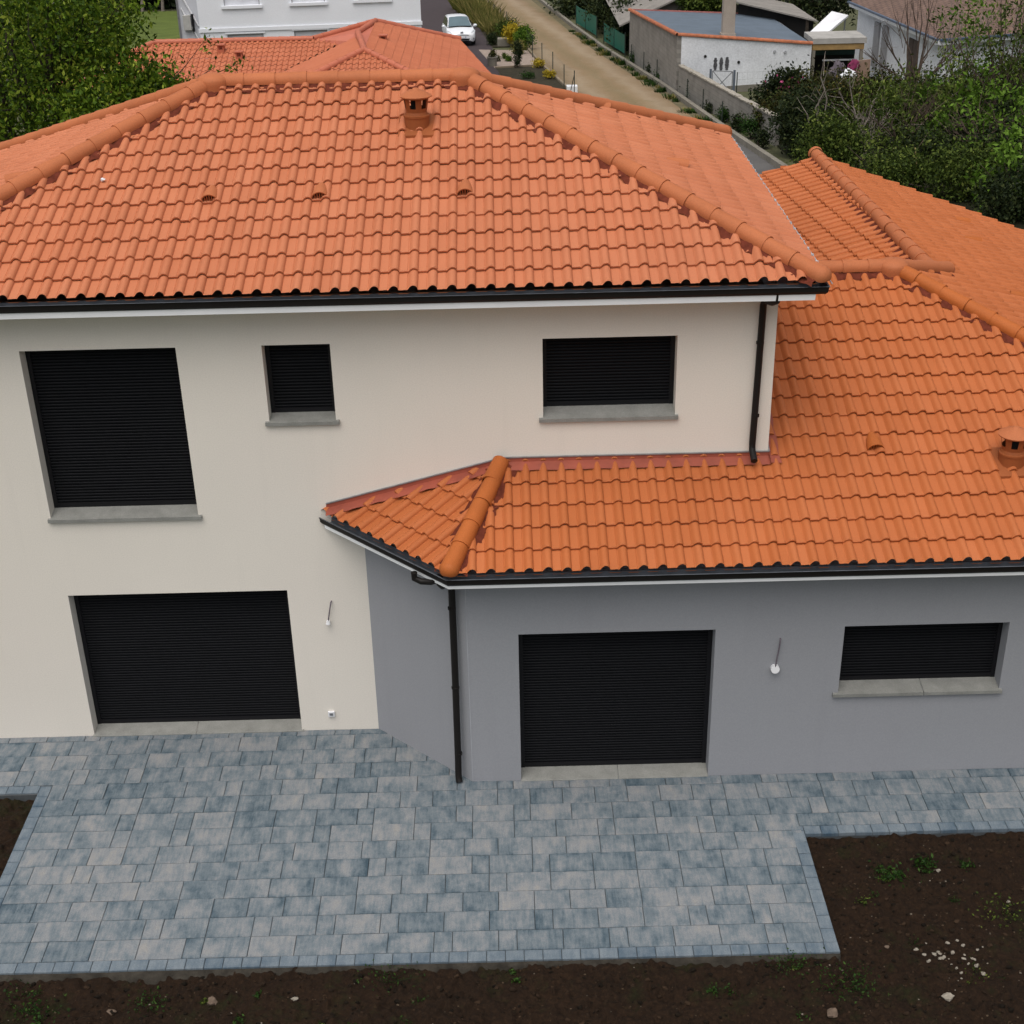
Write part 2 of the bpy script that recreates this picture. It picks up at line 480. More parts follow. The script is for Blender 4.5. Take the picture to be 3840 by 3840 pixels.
tag(grid_mesh('ground', xs, ys, lambda X, Y: zg(X, Y) - np.where(Y < 8, .16, .05), M['ground']), kind='structure')

def mat_lane():
    m, n, l, b = new_mat('dirt_lane')
    tc = n.new('ShaderNodeTexCoord'); v = tc.outputs['Object']
    f = nz(n, l, 0.45, 6, v, .65, (1, .22, 1)); g = nz(n, l, 2.2, 5, v, .6, (1, .5, 1)); h = nz(n, l, 14, 4, v)
    c = ramp(n, l, f, [(0.32, (0.150, 0.092, 0.042)), (0.5, (0.225, 0.146, 0.074)), (0.68, (0.285, 0.205, 0.122))])
    c = mix(n, l, ramp(n, l, g, [(0.56, (0, 0, 0)), (0.72, (.6, .6, .6))]), c, (0.27, 0.235, 0.19))
    c = mix(n, l, 0.4, c, ramp(n, l, h, [(0.3, (0.13, 0.09, 0.05)), (0.7, (0.32, 0.25, 0.17))]))
    c = mix(n, l, ramp(n, l, nz(n, l, .8, 5, v, .7), [(0.60, (0, 0, 0)), (0.72, (.7, .7, .7))]), c, (0.10, 0.085, 0.02))
    # wheel tracks and a weedier crown run along the lane (x + 0.105 y is constant along it)
    sx = n.new('ShaderNodeSeparateXYZ'); l.new(v, sx.inputs[0])
    q = n.new('ShaderNodeMath'); q.operation = 'MULTIPLY_ADD'; l.new(sx.outputs[1], q.inputs[0]); q.inputs[1].default_value = .105; l.new(sx.outputs[0], q.inputs[2])
    w1 = n.new('ShaderNodeMath'); w1.operation = 'MULTIPLY_ADD'; l.new(nz(n, l, .5, 4, v), w1.inputs[0]); w1.inputs[1].default_value = 1.4; l.new(q.outputs[0], w1.inputs[2])
    w2 = n.new('ShaderNodeMath'); w2.operation = 'MULTIPLY_ADD'; l.new(w1.outputs[0], w2.inputs[0]); w2.inputs[1].default_value = 1 / 4.6; w2.inputs[2].default_value = -15.1 / 4.6
    tr = ramp(n, l, w2.outputs[0], [(0, (.09, .085, .03)), (.10, (.16, .115, .06)), (.26, (.30, .235, .155)), (.40, (.20, .135, .062)), (.52, (.15, .115, .045)), (.62, (.215, .15, .075)), (.76, (.31, .245, .165)), (.92, (.19, .13, .065)), (1, (.10, .09, .032))])
    c = mix(n, l, .5, c, tr)
    l.new(c, b.inputs['Base Color']); b.inputs['Roughness'].default_value = 0.95
    bump(n, l, b, h, 0.5, 0.03)
    return m
M['lane'] = mat_lane()
M['asphalt'] = mat_basic('dark_reddish_asphalt', (0.038, 0.026, 0.028), 0.9, 0.2, 2, 80, .3, fine=60)
M['asphalt_grey'] = mat_basic('grey_asphalt', (0.085, 0.082, 0.079), 0.9, 0.25, 1.2, 80, .3, fine=60)
M['lawn'] = mat_basic('mown_lawn', (0.085, 0.115, 0.024), 0.9, 0.3, 0.8, 60, .5, .2, fine=25)
M['gravel'] = mat_basic('pale_gravel', (0.30, 0.24, 0.20), 0.9, 0.2, 3, 50, .8, .2, fine=18)
M['bedsoil'] = mat_basic('planted_bed_soil', (0.035, 0.030, 0.018), 0.95, 0.5, 3, 40, .8, .2, fine=20)
M['concrete'] = mat_basic('weathered_concrete', (0.20, 0.185, 0.155), 0.9, 0.25, 2.5, 40, .4, .2, fine=40)

def strip(name, left, right, mat, dz, kind='structure'):
    """ground sheet between two polylines of equal length lying on the terrain"""
    mb = MB()
    for i in range(len(left) - 1):
        k = 6
        for j in range(k):
            q = []
            for (P, tt) in ((left, j / k), (right, j / k), (right, (j + 1) / k), (left, (j + 1) / k)):
                a = np.array(P[i], float); b_ = np.array(P[i + 1], float); p = a + (b_ - a) * tt
                q.append((p[0], p[1], gz(p[0], p[1]) + dz))
            mb.quad(q[0], q[1], q[2], q[3])
    o = build(name, mb, mat); tag(o, kind=kind); return o

LANE_L = [(9.6, 45), (8.46, 57.2), (7.43, 67.5), (6.84, 74.3), (5.83, 87.7), (4.01, 111.8), (3.3, 117.5)]
LANE_R = [(13.85, 45), (12.75, 57.2), (11.6, 67.5), (10.85, 74.3), (9.75, 87.7), (7.9, 111.8), (7.4, 117.5)]
strip('lane', LANE_L, LANE_R, M['lane'], 0.0)
strip('road', [(12.4, 20), (11.0, 32), (9.6, 45)], [(17.2, 20), (15.55, 33.0), (14.3, 45.2)], M['asphalt_grey'], 0.006)
strip('verge', [(13.85, 45), (12.75, 57.2), (11.6, 67.5), (10.85, 74.3), (9.75, 87.7), (7.9, 111.8)],
      [(14.25, 45), (13.2, 57.2), (12.1, 67.5), (11.35, 74.3), (10.2, 87.7), (8.4, 111.8)], mat_basic('weedy_verge', (0.115, 0.10, 0.058), .95, .45, 2.2, 30, .8, .2, fine=9), 0.004)
strip('driveway', [(-1.6, 60), (-1.4, 75), (-1.6, 100), (-2.0, 117)], [(5.1, 60), (4.60, 77), (2.89, 99.4), (1.2, 117)], M['asphalt'], -0.004)
strip('lawn', [(-60, 70), (-60, 108)], [(-11, 70), (-11, 108)], M['lawn'], 0.0)
strip('gravel_bed', [(4.72, 66.85), (3.75, 75.8)], [(7.40, 67.3), (6.80, 74.8)], M['gravel'], 0.004)
strip('garden_bed', [(5.6, 58), (4.78, 66.8)], [(8.45, 57.5), (7.42, 67.2)], M['bedsoil'], 0.004)
strip('planting_strip', [(4.65, 77), (2.9, 99.4), (1.7, 112)], [(6.55, 77), (4.6, 99.4), (3.4, 112)], M['bedsoil'], 0.008)

# dark topsoil of the front garden: finely displaced sheets
def mat_soil():
    m, n, l, b = new_mat('dark_topsoil')
    f = nz(n, l, 1.3, 6); g = nz(n, l, 9, 5, None, .65); h = nz(n, l, 55, 4)
    c = ramp(n, l, f, [(0.3, (0.0082, 0.0048, 0.0026)), (0.55, (0.0165, 0.0085, 0.0043)), (0.75, (0.024, 0.0125, 0.0064))])
    c = mix(n, l, 0.5, c, ramp(n, l, g, [(0.3, (0.004, 0.003, 0.0022)), (0.7, (0.033, 0.0180, 0.0092))]))
    k2 = nz(n, l, 24, 6, None, .75)
    c = mix(n, l, .55, c, ramp(n, l, k2, [(0.3, (0.0025, 0.002, 0.0015)), (0.55, (0.015, 0.008, 0.0042)), (0.75, (0.046, 0.0255, 0.013))]))
    c = mix(n, l, ramp(n, l, h, [(0.60, (0, 0, 0)), (0.78, (.6, .6, .6))]), c, (0.050, 0.034, 0.021))
    ms = nz(n, l, 1.7, 6, None, .75)
    c = mix(n, l, ramp(n, l, ms, [(0.55, (0, 0, 0)), (0.70, (.6, .6, .6))]), c, (0.012, 0.017, 0.0045))
    l.new(c, b.inputs['Base Color']); b.inputs['Roughness'].default_value = 0.95; b.inputs['Specular IOR Level'].default_value = .15
    bump(n, l, b, h, 0.8, 0.012)
    return m
M['soil'] = mat_soil()
BX, FX, FY, RY, LY = -1.469, 8.330, -4.388, -2.415, -1.230      # edges of the paving
YA = -1.2191                                                     # front of the grey wing
def soil_z(X, Y):
    h = .030 * vnoise(X * 2.2, Y * 2.2, 1) + .046 * vnoise(X * 6.3, Y * 6.3, 2) + .044 * vnoise(X * 15, Y * 15, 3) + .030 * vnoise(X * 31, Y * 31, 4)
    lump = np.clip(vnoise(X * 9 + 7, Y * 9, 5) - .68, 0, 1) * .12
    return -.140 + h + lump - .02 * (vnoise(X * .9, Y * .9, 6) > .5)
def soil_patch(x0, x1, y0, y1, st=.016):
    return grid_mesh('soil', np.arange(x0, x1 + st, st), np.arange(y0, y1 + st, st), soil_z, M['soil'])
soil_objs = [soil_patch(-3.2, 11.6, -6.2, FY - .004), soil_patch(FX + .004, 13.2, FY - .004, RY - .006), soil_patch(-3.6, BX - .004, FY - .004, LY - .006)]
for o in soil_objs: tag(o, kind='structure')

# concrete haunching that props the front row of pavers
mb = MB(); k = 260
xs_ = np.linspace(BX, FX, k)
vs = []
for i, x in enumerate(xs_):
    wv = .02 + .07 * vnoise(np.array([x * 1.3]), np.array([3.3]), 11)[0] + .03 * vnoise(np.array([x * 9]), np.array([1.3]), 12)[0]
    if not (.2 < x < 4.2 or x < -.4): wv *= .55
    vs += [(x, FY + .02, -.022), (x, FY - wv * .5, -.030 - .01 * random.random()), (x, FY - wv, -.085), (x, FY - wv - .03, -.13)]
fs = [(i * 4 + j, (i + 1) * 4 + j, (i + 1) * 4 + j + 1, i * 4 + j + 1) for i in range(k - 1) for j in range(3)]
mb.add(vs, fs)
tag(build('concrete_haunch', mb, mat_basic('mortar_haunch', (0.034, 0.030, 0.024), .95, .6, 9, 60, .8, .2, fine=45), smooth=60), kind='structure')

# ------------------------------------------------------------------ paving: every block modelled with a chamfer and a joint
def mat_paver():
    m, n, l, b = new_mat('mottled_concrete_pavers')  # tones are the blocks' own mottled colour
    a = n.new('ShaderNodeAttribute'); a.attribute_name = 'pav'
    sp = n.new('ShaderNodeSeparateColor'); l.new(a.outputs['Color'], sp.inputs[0])
    tc = n.new('ShaderNodeTexCoord'); uv = n.new('ShaderNodeUVMap'); uv.uv_map = 'blk'
    ofs = n.new('ShaderNodeVectorMath'); ofs.operation = 'MULTIPLY_ADD'
    l.new(a.outputs['Color'], ofs.inputs[0]); ofs.inputs[1].default_value = (37, 53, 11); l.new(tc.outputs['Object'], ofs.inputs[2])
    def ma(x, k, c):
        q = n.new('ShaderNodeMath'); q.operation = 'MULTIPLY_ADD'; l.new(x, q.inputs[0])
        for i_, v_ in ((1, k), (2, c)):
            if isinstance(v_, (int, float)): q.inputs[i_].default_value = v_
            else: l.new(v_, q.inputs[i_])
        return q.outputs[0]
    f = nz(n, l, 1.0, 4, ofs.outputs[0], .62, (5.0, 3.2, 1))
    s = nz(n, l, 1.0, 6, ofs.outputs[0], .70, (26, 3.4, 1))
    h = nz(n, l, 1.0, 5, ofs.outputs[0], .70, (11, 14, 1))
    # pigment sits darker towards the rims of many blocks: distance from the block centre in its own uv
    su = n.new('ShaderNodeSeparateXYZ'); l.new(uv.outputs[0], su.inputs[0])
    def rim(o):
        q = n.new('ShaderNodeMath'); q.operation = 'ABSOLUTE'; l.new(ma(o, 2.0, -1.0), q.inputs[0])
        p = n.new('ShaderNodeMath'); p.operation = 'POWER'; l.new(q.outputs[0], p.inputs[0]); p.inputs[1].default_value = 3.0; return p.outputs[0]
    mx = n.new('ShaderNodeMath'); mx.operation = 'MAXIMUM'; l.new(rim(su.outputs[0]), mx.inputs[0]); l.new(rim(su.outputs[1]), mx.inputs[1])
    k = n.new('ShaderNodeMath'); k.operation = 'MULTIPLY'; l.new(mx.outputs[0], k.inputs[0]); l.new(ma(sp.outputs[2], -.22, .05), k.inputs[1])
    t = ma(sp.outputs[0], .18, -.44)
    t = ma(f, 1.05, t); t = ma(s, .62, t); t = ma(h, .32, t)
    ad = n.new('ShaderNodeMath'); ad.operation = 'ADD'; l.new(t, ad.inputs[0]); l.new(k.outputs[0], ad.inputs[1]); t = ad.outputs[0]
    c = ramp(n, l, t, [(0.24, (0.042, 0.068, 0.088)), (0.42, (0.084, 0.114, 0.136)), (0.60, (0.140, 0.166, 0.184)), (0.78, (0.200, 0.212, 0.222)), (.95, (0.240, 0.238, 0.230))])
    bl = ramp(n, l, t, [(0.22, (0.052, 0.085, 0.118)), (0.85, (0.165, 0.195, 0.218))])
    bm_ = n.new('ShaderNodeMath'); bm_.operation = 'GREATER_THAN'; bm_.inputs[1].default_value = .995; l.new(sp.outputs[1], bm_.inputs[0])
    c = mix(n, l, bm_.outputs[0], c, bl)
    g = nz(n, l, 75, 4, None, .7)
    c = mix(n, l, .45, c, mix(n, l, 1.0, c, ramp(n, l, g, [(0.3, (.55, .55, .55)), (0.7, (1.45, 1.45, 1.45))]), 'MULTIPLY'))
    d = nz(n, l, 1.6, 6, None, .75)
    c = mix(n, l, ramp(n, l, d, [(0.58, (0, 0, 0)), (0.78, (.30, .30, .30))]), c, (0.20, 0.21, 0.205))
    ef = nz(n, l, 7.0, 6, None, .8)
    c = mix(n, l, ramp(n, l, ef, [(0.68, (0, 0, 0)), (0.76, (.35, .35, .35))]), c, (0.33, 0.33, 0.32))
    l.new(c, b.inputs['Base Color']); b.inputs['Roughness'].default_value = .85; b.inputs['Specular IOR Level'].default_value = .2
    bump(n, l, b, g, .3, .003)
    return m
M['paver'] = mat_paver(); M['joint'] = mat_basic('joint_sand', (0.055, 0.062, 0.066), .95, .3, 8)

class Pav:
    def __init__(s): s.v = []; s.f = []; s.c = []; s.uv = []
    def block(s, x0, x1, y0, y1, border=False, gap=.0032, ch=.004):
        x0 += gap; x1 -= gap; y0 += gap; y1 -= gap
        if x1 - x0 < .03 or y1 - y0 < .03: return
        z = random.gauss(0, .0011); tx = random.gauss(0, .0010); ty = random.gauss(0, .0010)
        o = len(s.v)
        for (dx, zz) in ((0, -.05), (0, -ch), (ch, 0)):
            for (x, y) in ((x0 + dx, y0 + dx), (x1 - dx, y0 + dx), (x1 - dx, y1 - dx), (x0 + dx, y1 - dx)):
                s.v.append((x, y, zz + z + tx * (1 if x > (x0 + x1) / 2 else -1) + ty * (1 if y > (y0 + y1) / 2 else -1)))
        q = [(8, 9, 10, 11)]
        for a in (0, 4):
            for j in range(4):
                j2 = (j + 1) % 4; q.append((a + j, a + j2, a + 4 + j2, a + 4 + j))
        uvs = [((v_[0] - x0) / (x1 - x0), (v_[1] - y0) / (y1 - y0)) for v_ in s.v[o:o + 12]]
        c = (random.random(), 1.0 if border else random.random() * .9, random.random(), 1)
        for k_ in q:
            s.f.append(tuple(i + o for i in k_)); s.c.append(c); s.uv += [uvs[i] for i in k_]
    def done(s, name):
        me = bpy.data.meshes.new(name); me.from_pydata(s.v, [], s.f)
        at = me.attributes.new('pav', 'FLOAT_COLOR', 'FACE'); at.data.foreach_set('color', np.array(s.c, np.float32).ravel())
        ul = me.uv_layers.new(name='blk'); ul.data.foreach_set('uv', np.array(s.uv, np.float32).ravel())
        me.update(); return link_mesh(name, me, [M['paver']], None)

pv = Pav(); ROW = .3165; y1 = -.122; rows = [(-.122, 0.0)]
while y1 > FY + .30: rows.append((y1 - ROW, y1)); y1 -= ROW
DIAG = lambda x: -(x - 2.9008) * (1.2191 / (4.2149 - 2.9008))      # foot of the oblique wall
for ri, (a, b_) in enumerate(rows):
    a = max(a, FY + .155)
    xl = BX + .155 if b_ < LY + .16 else -3.6
    xr = FX - .155 if b_ < RY + .01 else 12.9
    if LY - .05 < b_ <= LY + .18: pass
    x = xl if xl > -3 else xl - random.random() * .4
    kind = ri % 3; short = False
    while x < xr:
        short = (not short) and random.random() < .42
        L = (.209 if short else .522) if kind != 2 else .418
        x2 = min(x + L, xr)
        if xr - x2 < .08: x2 = xr
        ya, yb = a, b_
        # cut against the walls: nothing under the grey wing
        if yb > YA and x2 > 2.9008:
            if x > 4.2149: yb = min(yb, YA)
            else: yb = min(yb, DIAG(x) + .02)
        if yb - ya > .03:
            if xl < -3 and x < BX + .155 and ya < LY + .155: ya = LY + .155
            if xr > 12 and x2 > FX - .155 + .2 and ya < RY + .155: ya = RY + .155
            if yb - ya > .03: pv.block(x, x2, ya, yb)
        x = x2
x = BX
while x < FX - .02: pv.block(x, min(x + .2095, FX), FY, FY + .155, True); x += .2095
y = FY + .155
while y < RY + .1: pv.block(FX - .155, FX, y, min(y + .2095, RY + .155), True); y += .2095
y = FY + .155
while y < LY + .1: pv.block(BX, BX + .155, y, min(y + .2095, LY + .155), True); y += .2095
x = FX
while x < 12.9: pv.block(x, x + .2095, RY, RY + .155, True); x += .2095
x = BX
while x > -3.6: pv.block(x - .2095, x, LY, LY + .155, True); x -= .2095
tag(pv.done('paving'), kind='structure')
mb = MB()
for q in ((BX + .005, FX - .005, FY + .005, YA), (-3.6, 12.9, LY + .01, 0.0), (FX - .01, 12.9, RY + .005, YA + .01)):
    pass
for (x0, x1, y0, y1_, z) in ((BX + .006, FX - .006, FY + .006, LY - .02, -.016), (-3.6, 4.3, LY - .02, .0, -.016), (FX - .006, 12.9, RY + .006, LY - .02, -.016)):
    mb.box(x0, x1, y0, y1_, -.15, z)
tag(build('paving_bed', mb, M['joint']), kind='structure')

# ------------------------------------------------------------------ the house
house = empty('house', (4, 2, 0), 'new cream and grey rendered house with orange tiled roofs and closed black shutters', 'house')
XR, XL, YB = 8.034, -2.81, 6.65
G1 = (-1.029, 1.841, 0.0, 2.25); U1 = (-1.059, .817, 3.387, 5.657); U2 = (1.8475, 2.6687, 4.66, 5.657); U3 = (5.2226, 6.850, 4.625, 5.657)
G2 = (4.8495, 7.2913, 0.0, 2.25); G3 = (8.890, 10.935, 1.262, 2.25)
mb = MB()
wall_holes(mb, (XL, 0), (XR, 0), -.05, 6.25, [(a - XL, b_ - XL, c, d) for a, b_, c, d in (G1, U1, U2, U3)])
wall_holes(mb, (XR, 0), (XR, YB), -.4, 6.25, [])
wall_holes(mb, (XR, YB), (XL, YB), -.4, 6.25, [])
wall_holes(mb, (XL, YB), (XL, 0), -.4, 6.25, [])
tag(build('wall', mb, M['cream'], house), 'cream rendered two storey wall')
DC, GC = (2.9008, 0.0), (4.2149, YA)
AX1, AYB = 15.0, 10.6
mb = MB()
wall_holes(mb, DC, GC, -.05, 3.2, [])
wall_holes(mb, GC, (AX1, YA), -.05, 3.2, [(a - GC[0], b_ - GC[0], c, d) for a, b_, c, d in (G2, G3)])
wall_holes(mb, (AX1, YA), (AX1, AYB), -.4, 3.2, [])
wall_holes(mb, (AX1, AYB), (XR + .05, AYB), -.4, 3.2, [])
wall_holes(mb, (XR + .05, AYB), (XR + .05, YB - .2), -.4, 3.75, [])
mb.add([(AX1, AYB, 3.2), (XR + .05, AYB, 3.2), (XR + .05, AYB, 3.80), (10.80, AYB, 4.98)], [(0, 1, 2, 3)])
tag(build('wall', mb, M['grey'], house), 'grey rendered wall of the low wing')
# thin metal corner bead on the grey corner
mb = MB(); mb.box(GC[0] - .004, GC[0] + .006, YA - .003, YA + .004, 0, 3.15)
build('corner_bead', mb, mat_basic('corner_bead_paint', (.34, .35, .38), .5), house)

def shutter(hole, y0, frame=True, z_bottom=None):
    a, b_, c, d = hole; yy = y0 + .21; zb = c if z_bottom is None else z_bottom
    g = .055
    mb = MB(); pitch = .0415; z = zb + .07; vs = []
    prof = [(.012, 0), (.002, .006), (-.003, .016), (-.002, .028), (.006, .036), (.014, .0385), (.014, .0415)]
    pts = []
    while z < d + .02:
        pts += [(yy + o, z + q) for o, q in prof]; z += pitch
    for (o, q) in pts: vs += [(a + .03, o, q), (b_ - .03, o, q)]
    mb.add(vs, [(2 * i, 2 * i + 1, 2 * i + 3, 2 * i + 2) for i in range(len(pts) - 1)])
    s_ = build('shutter', mb, M['black'], house, smooth=50)
    for x0, x1 in ((a + .001, a + g), (b_ - g, b_ - .001)):
        f = MB(); f.box(x0, x1, yy - .012, yy + .03, zb, d - .001); build('guide_rail', f, M['blackframe'], s_)
    f = MB(); f.box(a + g, b_ - g, yy - .008, yy + .02, zb + .004, zb + .072); f.box(a + g + .08, a + g + .14, yy - .012, yy - .007, zb + .02, zb + .032)
    build('bottom_bar', f, M['blackframe'], s_)
    f = MB(); f.box(a + .001, b_ - .001, yy - .004, yy + .03, d - .05, d - .002); build('shutter_box', f, M['blackframe'], s_)
for h_, y0, zb in ((G1, 0, .05), (U1, 0, 3.44), (U2, 0, 4.685), (U3, 0, 4.680), (G2, YA, .055), (G3, YA, 1.30)): shutter(h_, y0, True, zb)

def sill(x0, x1, hole, y0, zf, zb, split=None, th=.045, proj_=.045):
    mb = MB(); a, b_ = hole[0], hole[1]
    def slab(xa, xb, la, lb):
        mb.add([(la, y0 - proj_, zf - th), (lb, y0 - proj_, zf - th), (lb, y0 - proj_, zf), (la, y0 - proj_, zf), (la, y0 - .004, zf + .005), (lb, y0 - .004, zf + .005), (la, y0 - .004, zf - th), (lb, y0 - .004, zf - th)],
               [(0, 1, 2, 3), (3, 2, 5, 4), (6, 0, 3, 4), (1, 7, 5, 2), (7, 6, 0, 1)])
        mb.add([(xa, y0 - .004, zf + .005), (xb, y0 - .004, zf + .005), (xb, y0 + .24, zb), (xa, y0 + .24, zb)], [(0, 1, 2, 3)])
    if split is None: slab(a + .002, b_ - .002, x0, x1)
    else:
        slab(a + .002, split - .003, x0, split - .003); slab(split + .003, b_ - .002, split + .003, x1)
    build('sill', mb, M['sill'], house)
sill(-1.09, .865, U1, 0, 3.392, 3.452); sill(1.80, 2.715, U2, 0, 4.662, 4.70); sill(5.172, 6.888, U3, 0, 4.622, 4.70); sill(8.818, 10.965, G3, YA, 1.262, 1.315, 9.97)
for hole, y0, sp_ in ((G1, 0, .38), (G2, YA, 6.12)):
    mb = MB()
    for xa, xb in ((hole[0] - .012 if hole is G1 else hole[0] + .002, sp_ - .003), (sp_ + .003, hole[1] + .03 if hole is G1 else hole[1] - .002)):
        mb.add([(xa, y0 - .03, -.02), (xb, y0 - .03, -.02), (xb, y0 - .03, .010), (xa, y0 - .03, .010), (xb, y0 - .022, .018), (xa, y0 - .022, .018)], [(0, 1, 2, 3), (3, 2, 4, 5)])
        x0c, x1c = max(xa, hole[0] + .002), min(xb, hole[1] - .002)
        mb.add([(xa, y0 - .022, .018), (xb, y0 - .022, .018), (xb, y0 - .003, .020), (xa, y0 - .003, .020)], [(0, 1, 2, 3)])
        mb.add([(x0c, y0 - .003, .020), (x1c, y0 - .003, .020), (x1c, y0 + .24, .058), (x0c, y0 + .24, .058)], [(0, 1, 2, 3)])
    build('threshold', mb, M['sill'], house)

# ---- roofs
ZM, SM = 6.42, .382; EX0, EX1, EY0, EY1 = -3.262, 8.484, -.45, 7.10
RL, RR, RY_ = .913, 4.309, 3.725; ZR = ZM + SM * (RY_ - EY0)
bms = [roof_plane([(EX0, EY0), (EX1, EY0), (RR, RY_), (RL, RY_)], ZM, (EX0, EY0), (EX1, EY0), SM, jit=.0028),
       roof_plane([(EX1, EY0), (EX1, EY1), (RR, RY_)], ZM, (EX1, EY0), (EX1, EY1), SM, jit=.0028),
       roof_plane([(EX0, EY1), (EX0, EY0), (RL, RY_)], ZM, (EX0, EY1), (EX0, EY0), SM, jit=.0028),
       roof_plane([(EX1, EY1), (EX0, EY1), (RL, RY_), (RR, RY_)], ZM, (EX1, EY1), (EX0, EY1), (ZR - ZM) / (EY1 - RY_))]
roof1 = roof_mesh('roof', bms, [M['tile']], house)
tag(roof1, 'upper hipped roof of orange roll tiles')
def ridge_part(p, q, mat, parent, flash=True, dome=True, drop=.38 * .7071, name='hip_tiles'):
    mb = MB(); ridge(mb, p, q, dome=dome); build(name, mb, mat, parent, smooth=40)
    if flash:
        mb = MB(); hip_flash(mb, p, q, drop=drop); build('flashing', mb, M['flash_dark'], parent, smooth=60)
PL, PR = (RL, RY_, ZR), (RR, RY_, ZR)
ridge_part(PL, PR, M['ridge'], roof1, True, False, .38, 'ridge_tiles')
for p, q in ((PL, (EX0 + .05, EY0 + .05, ZM + .02)), (PR, (EX1 - .06, EY0 + .06, ZM + .02)), (PR, (EX1 - .06, EY1 - .05, ZM + .02)), (PL, (EX0 + .05, EY1 - .05, ZM + .02))):
    ridge_part(p, q, M['ridge'], roof1)
def apex_cap(c, mat, parent):
    mb = MB(); n = 18; c = Vector(c)
    prof = [(.215, -.06), (.222, .02), (.225, .075), (.205, .115), (.14, .15), (.06, .168), (0.001, .172)]
    mb.lathe(c, prof, n); build('apex_cap', mb, mat, parent, smooth=60)
apex_cap(PL, M['ridge'], roof1); apex_cap(PR, M['ridge'], roof1)

ZA, SA, AE = 3.36, .38, -1.669
CN, DW = (4.03, AE), (2.374, 0.0)
AP = (10.344, 3.423); ZAP = ZA + SA * (AP[1] - AE); AER = 15.436
HIPW = (4.71, 0.0)
YR0, YR1 = (11.14, 4.219, 4.992), (10.80, 10.90, 5.122)
fy = lambda x, y: ZA + SA * (y - AE)
a_, b__ = np.array(YR0), np.array(YR1); dl = np.array([-1, 0, -.34])
nl = np.cross(dl, b__ - a_); zl = lambda x, y: a_[2] - (nl[0] * (x - a_[0]) + nl[1] * (y - a_[1])) / nl[2]
gl = np.array([-nl[0] / nl[2], -nl[1] / nl[2]]); sl_ = np.linalg.norm(gl); gd = gl / sl_          # up-slope direction of the left plane
ed = np.array([gd[1], -gd[0]])                                                                    # eave direction, slope on the left
e0 = np.array([8.10, 11.0]); e0z = zl(*e0)
dg = np.array([DW[0] - CN[0], DW[1] - CN[1]]); dg /= np.linalg.norm(dg)
bms = [roof_plane([CN, (XR, AE), (XR, 0), HIPW], ZA, (CN[0], AE), (AER, AE), SA, jit=.0028),
       roof_plane([(XR, AE), (AER, AE), AP, (XR, AP[1])], ZA, (CN[0], AE), (AER, AE), SA, jit=.0028),
       roof_plane([CN, HIPW, DW], ZA, DW, CN, SA, jit=.0028),
       roof_plane([AP, (AER, AE), (AER, 4.219), YR0[:2]], ZA, (AER, AE), (AER, 11.0), SA, jit=.0028),
       roof_plane([YR0[:2], (AER, 4.219), (AER, 11.05), YR1[:2]], ZA, (AER, AE), (AER, 11.0), SA, jit=.0028),
       roof_plane([(8.07, 10.85), (8.07, 3.6), (9.5, 3.6), YR0[:2], YR1[:2]], e0z, e0, e0 + ed, sl_, jit=.0028),
       roof_plane([(8.07, AP[1] + .0), AP, (11.14, 4.22), (8.07, 4.6)][::1], ZA, (AER, 2 * AP[1] - AE), (0, 2 * AP[1] - AE), SA)]
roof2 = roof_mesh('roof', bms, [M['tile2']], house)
tag(roof2, 'lower orange roll tiled roof over the grey wing, coloured deeper to show less sky glare')
APZ = (*AP, ZAP)
ridge_part(APZ, (XR + .1, AP[1], ZAP), M['ridge'], roof2, True, False, .38, 'ridge_tiles')
ridge_part(APZ, (AER - .05, AE + .05, ZA + .02), M['ridge2'], roof2)
ridge_part(APZ, (11.50, 4.579, 4.86), M['ridge'], roof2)
ridge_part(YR1, YR0, M['ridge'], roof2, True, False, .38, 'ridge_tiles')
ridge_part((HIPW[0] - .02, -.03, fy(0, -.03) + .02), (CN[0] + .03, AE + .06, ZA + .02), M['ridge2'], roof2, True, True, .2)
apex_cap(APZ, M['ridge'], roof2)
# open end of the long ridge and the edge tiles of the gable
mb = MB(); d_ = (Vector(YR1) - Vector(YR0)).normalized(); q = Vector(YR1) + d_ * .02
ridge(mb, q - d_ * .01, q + d_ * .05, r=.135, seg=.06, dome=False)
build('ridge_end', mb, M['ridge'], roof2, smooth=50)

# red lead flashing where the low roof meets the cream wall
mb = MB()
def apron(pts, out, up=.12, on=.20, h=.045):
    """pts along the wall foot; out = horizontal direction away from wall; band climbs the wall and lies on the tiles"""
    k = len(pts)
    for i in range(k - 1):
        nseg = 24
        for j in range(nseg):
            q = []
            for tt in (j / nseg, (j + 1) / nseg):
                p = np.array(pts[i]) * (1 - tt) + np.array(pts[i + 1]) * tt
                sl = p[3]; wob = .012 * math.sin(p[0] * 28 + p[1] * 28)
                q.append([(p[0] + out[0] * .012, p[1] + out[1] * .012, p[2] + up), (p[0] + out[0] * .02, p[1] + out[1] * .02, p[2] + h),
                          (p[0] + out[0] * (on + wob), p[1] + out[1] * (on + wob), p[2] + h - .005 - sl * on)])
            for a in range(2): mb.quad(q[0][a], q[1][a], q[1][a + 1], q[0][a + 1])
apron([(DW[0] + .08, 0, ZA + .05, SA * .7), (HIPW[0], 0, fy(0, 0), SA * .7)], (0, -1), .10, .15)
apron([(HIPW[0], 0, fy(0, 0), SA), (XR + .02, 0, fy(0, 0), SA)], (0, -1), .10, .15, .05)
apron([(XR, -.14, fy(0, -.14), 0), (XR, 3.3, fy(0, 3.3), 0)], (1, 0), .10, .15, .06)
build('flashing', mb, M['flash'], roof2, smooth=50)
mb = MB()
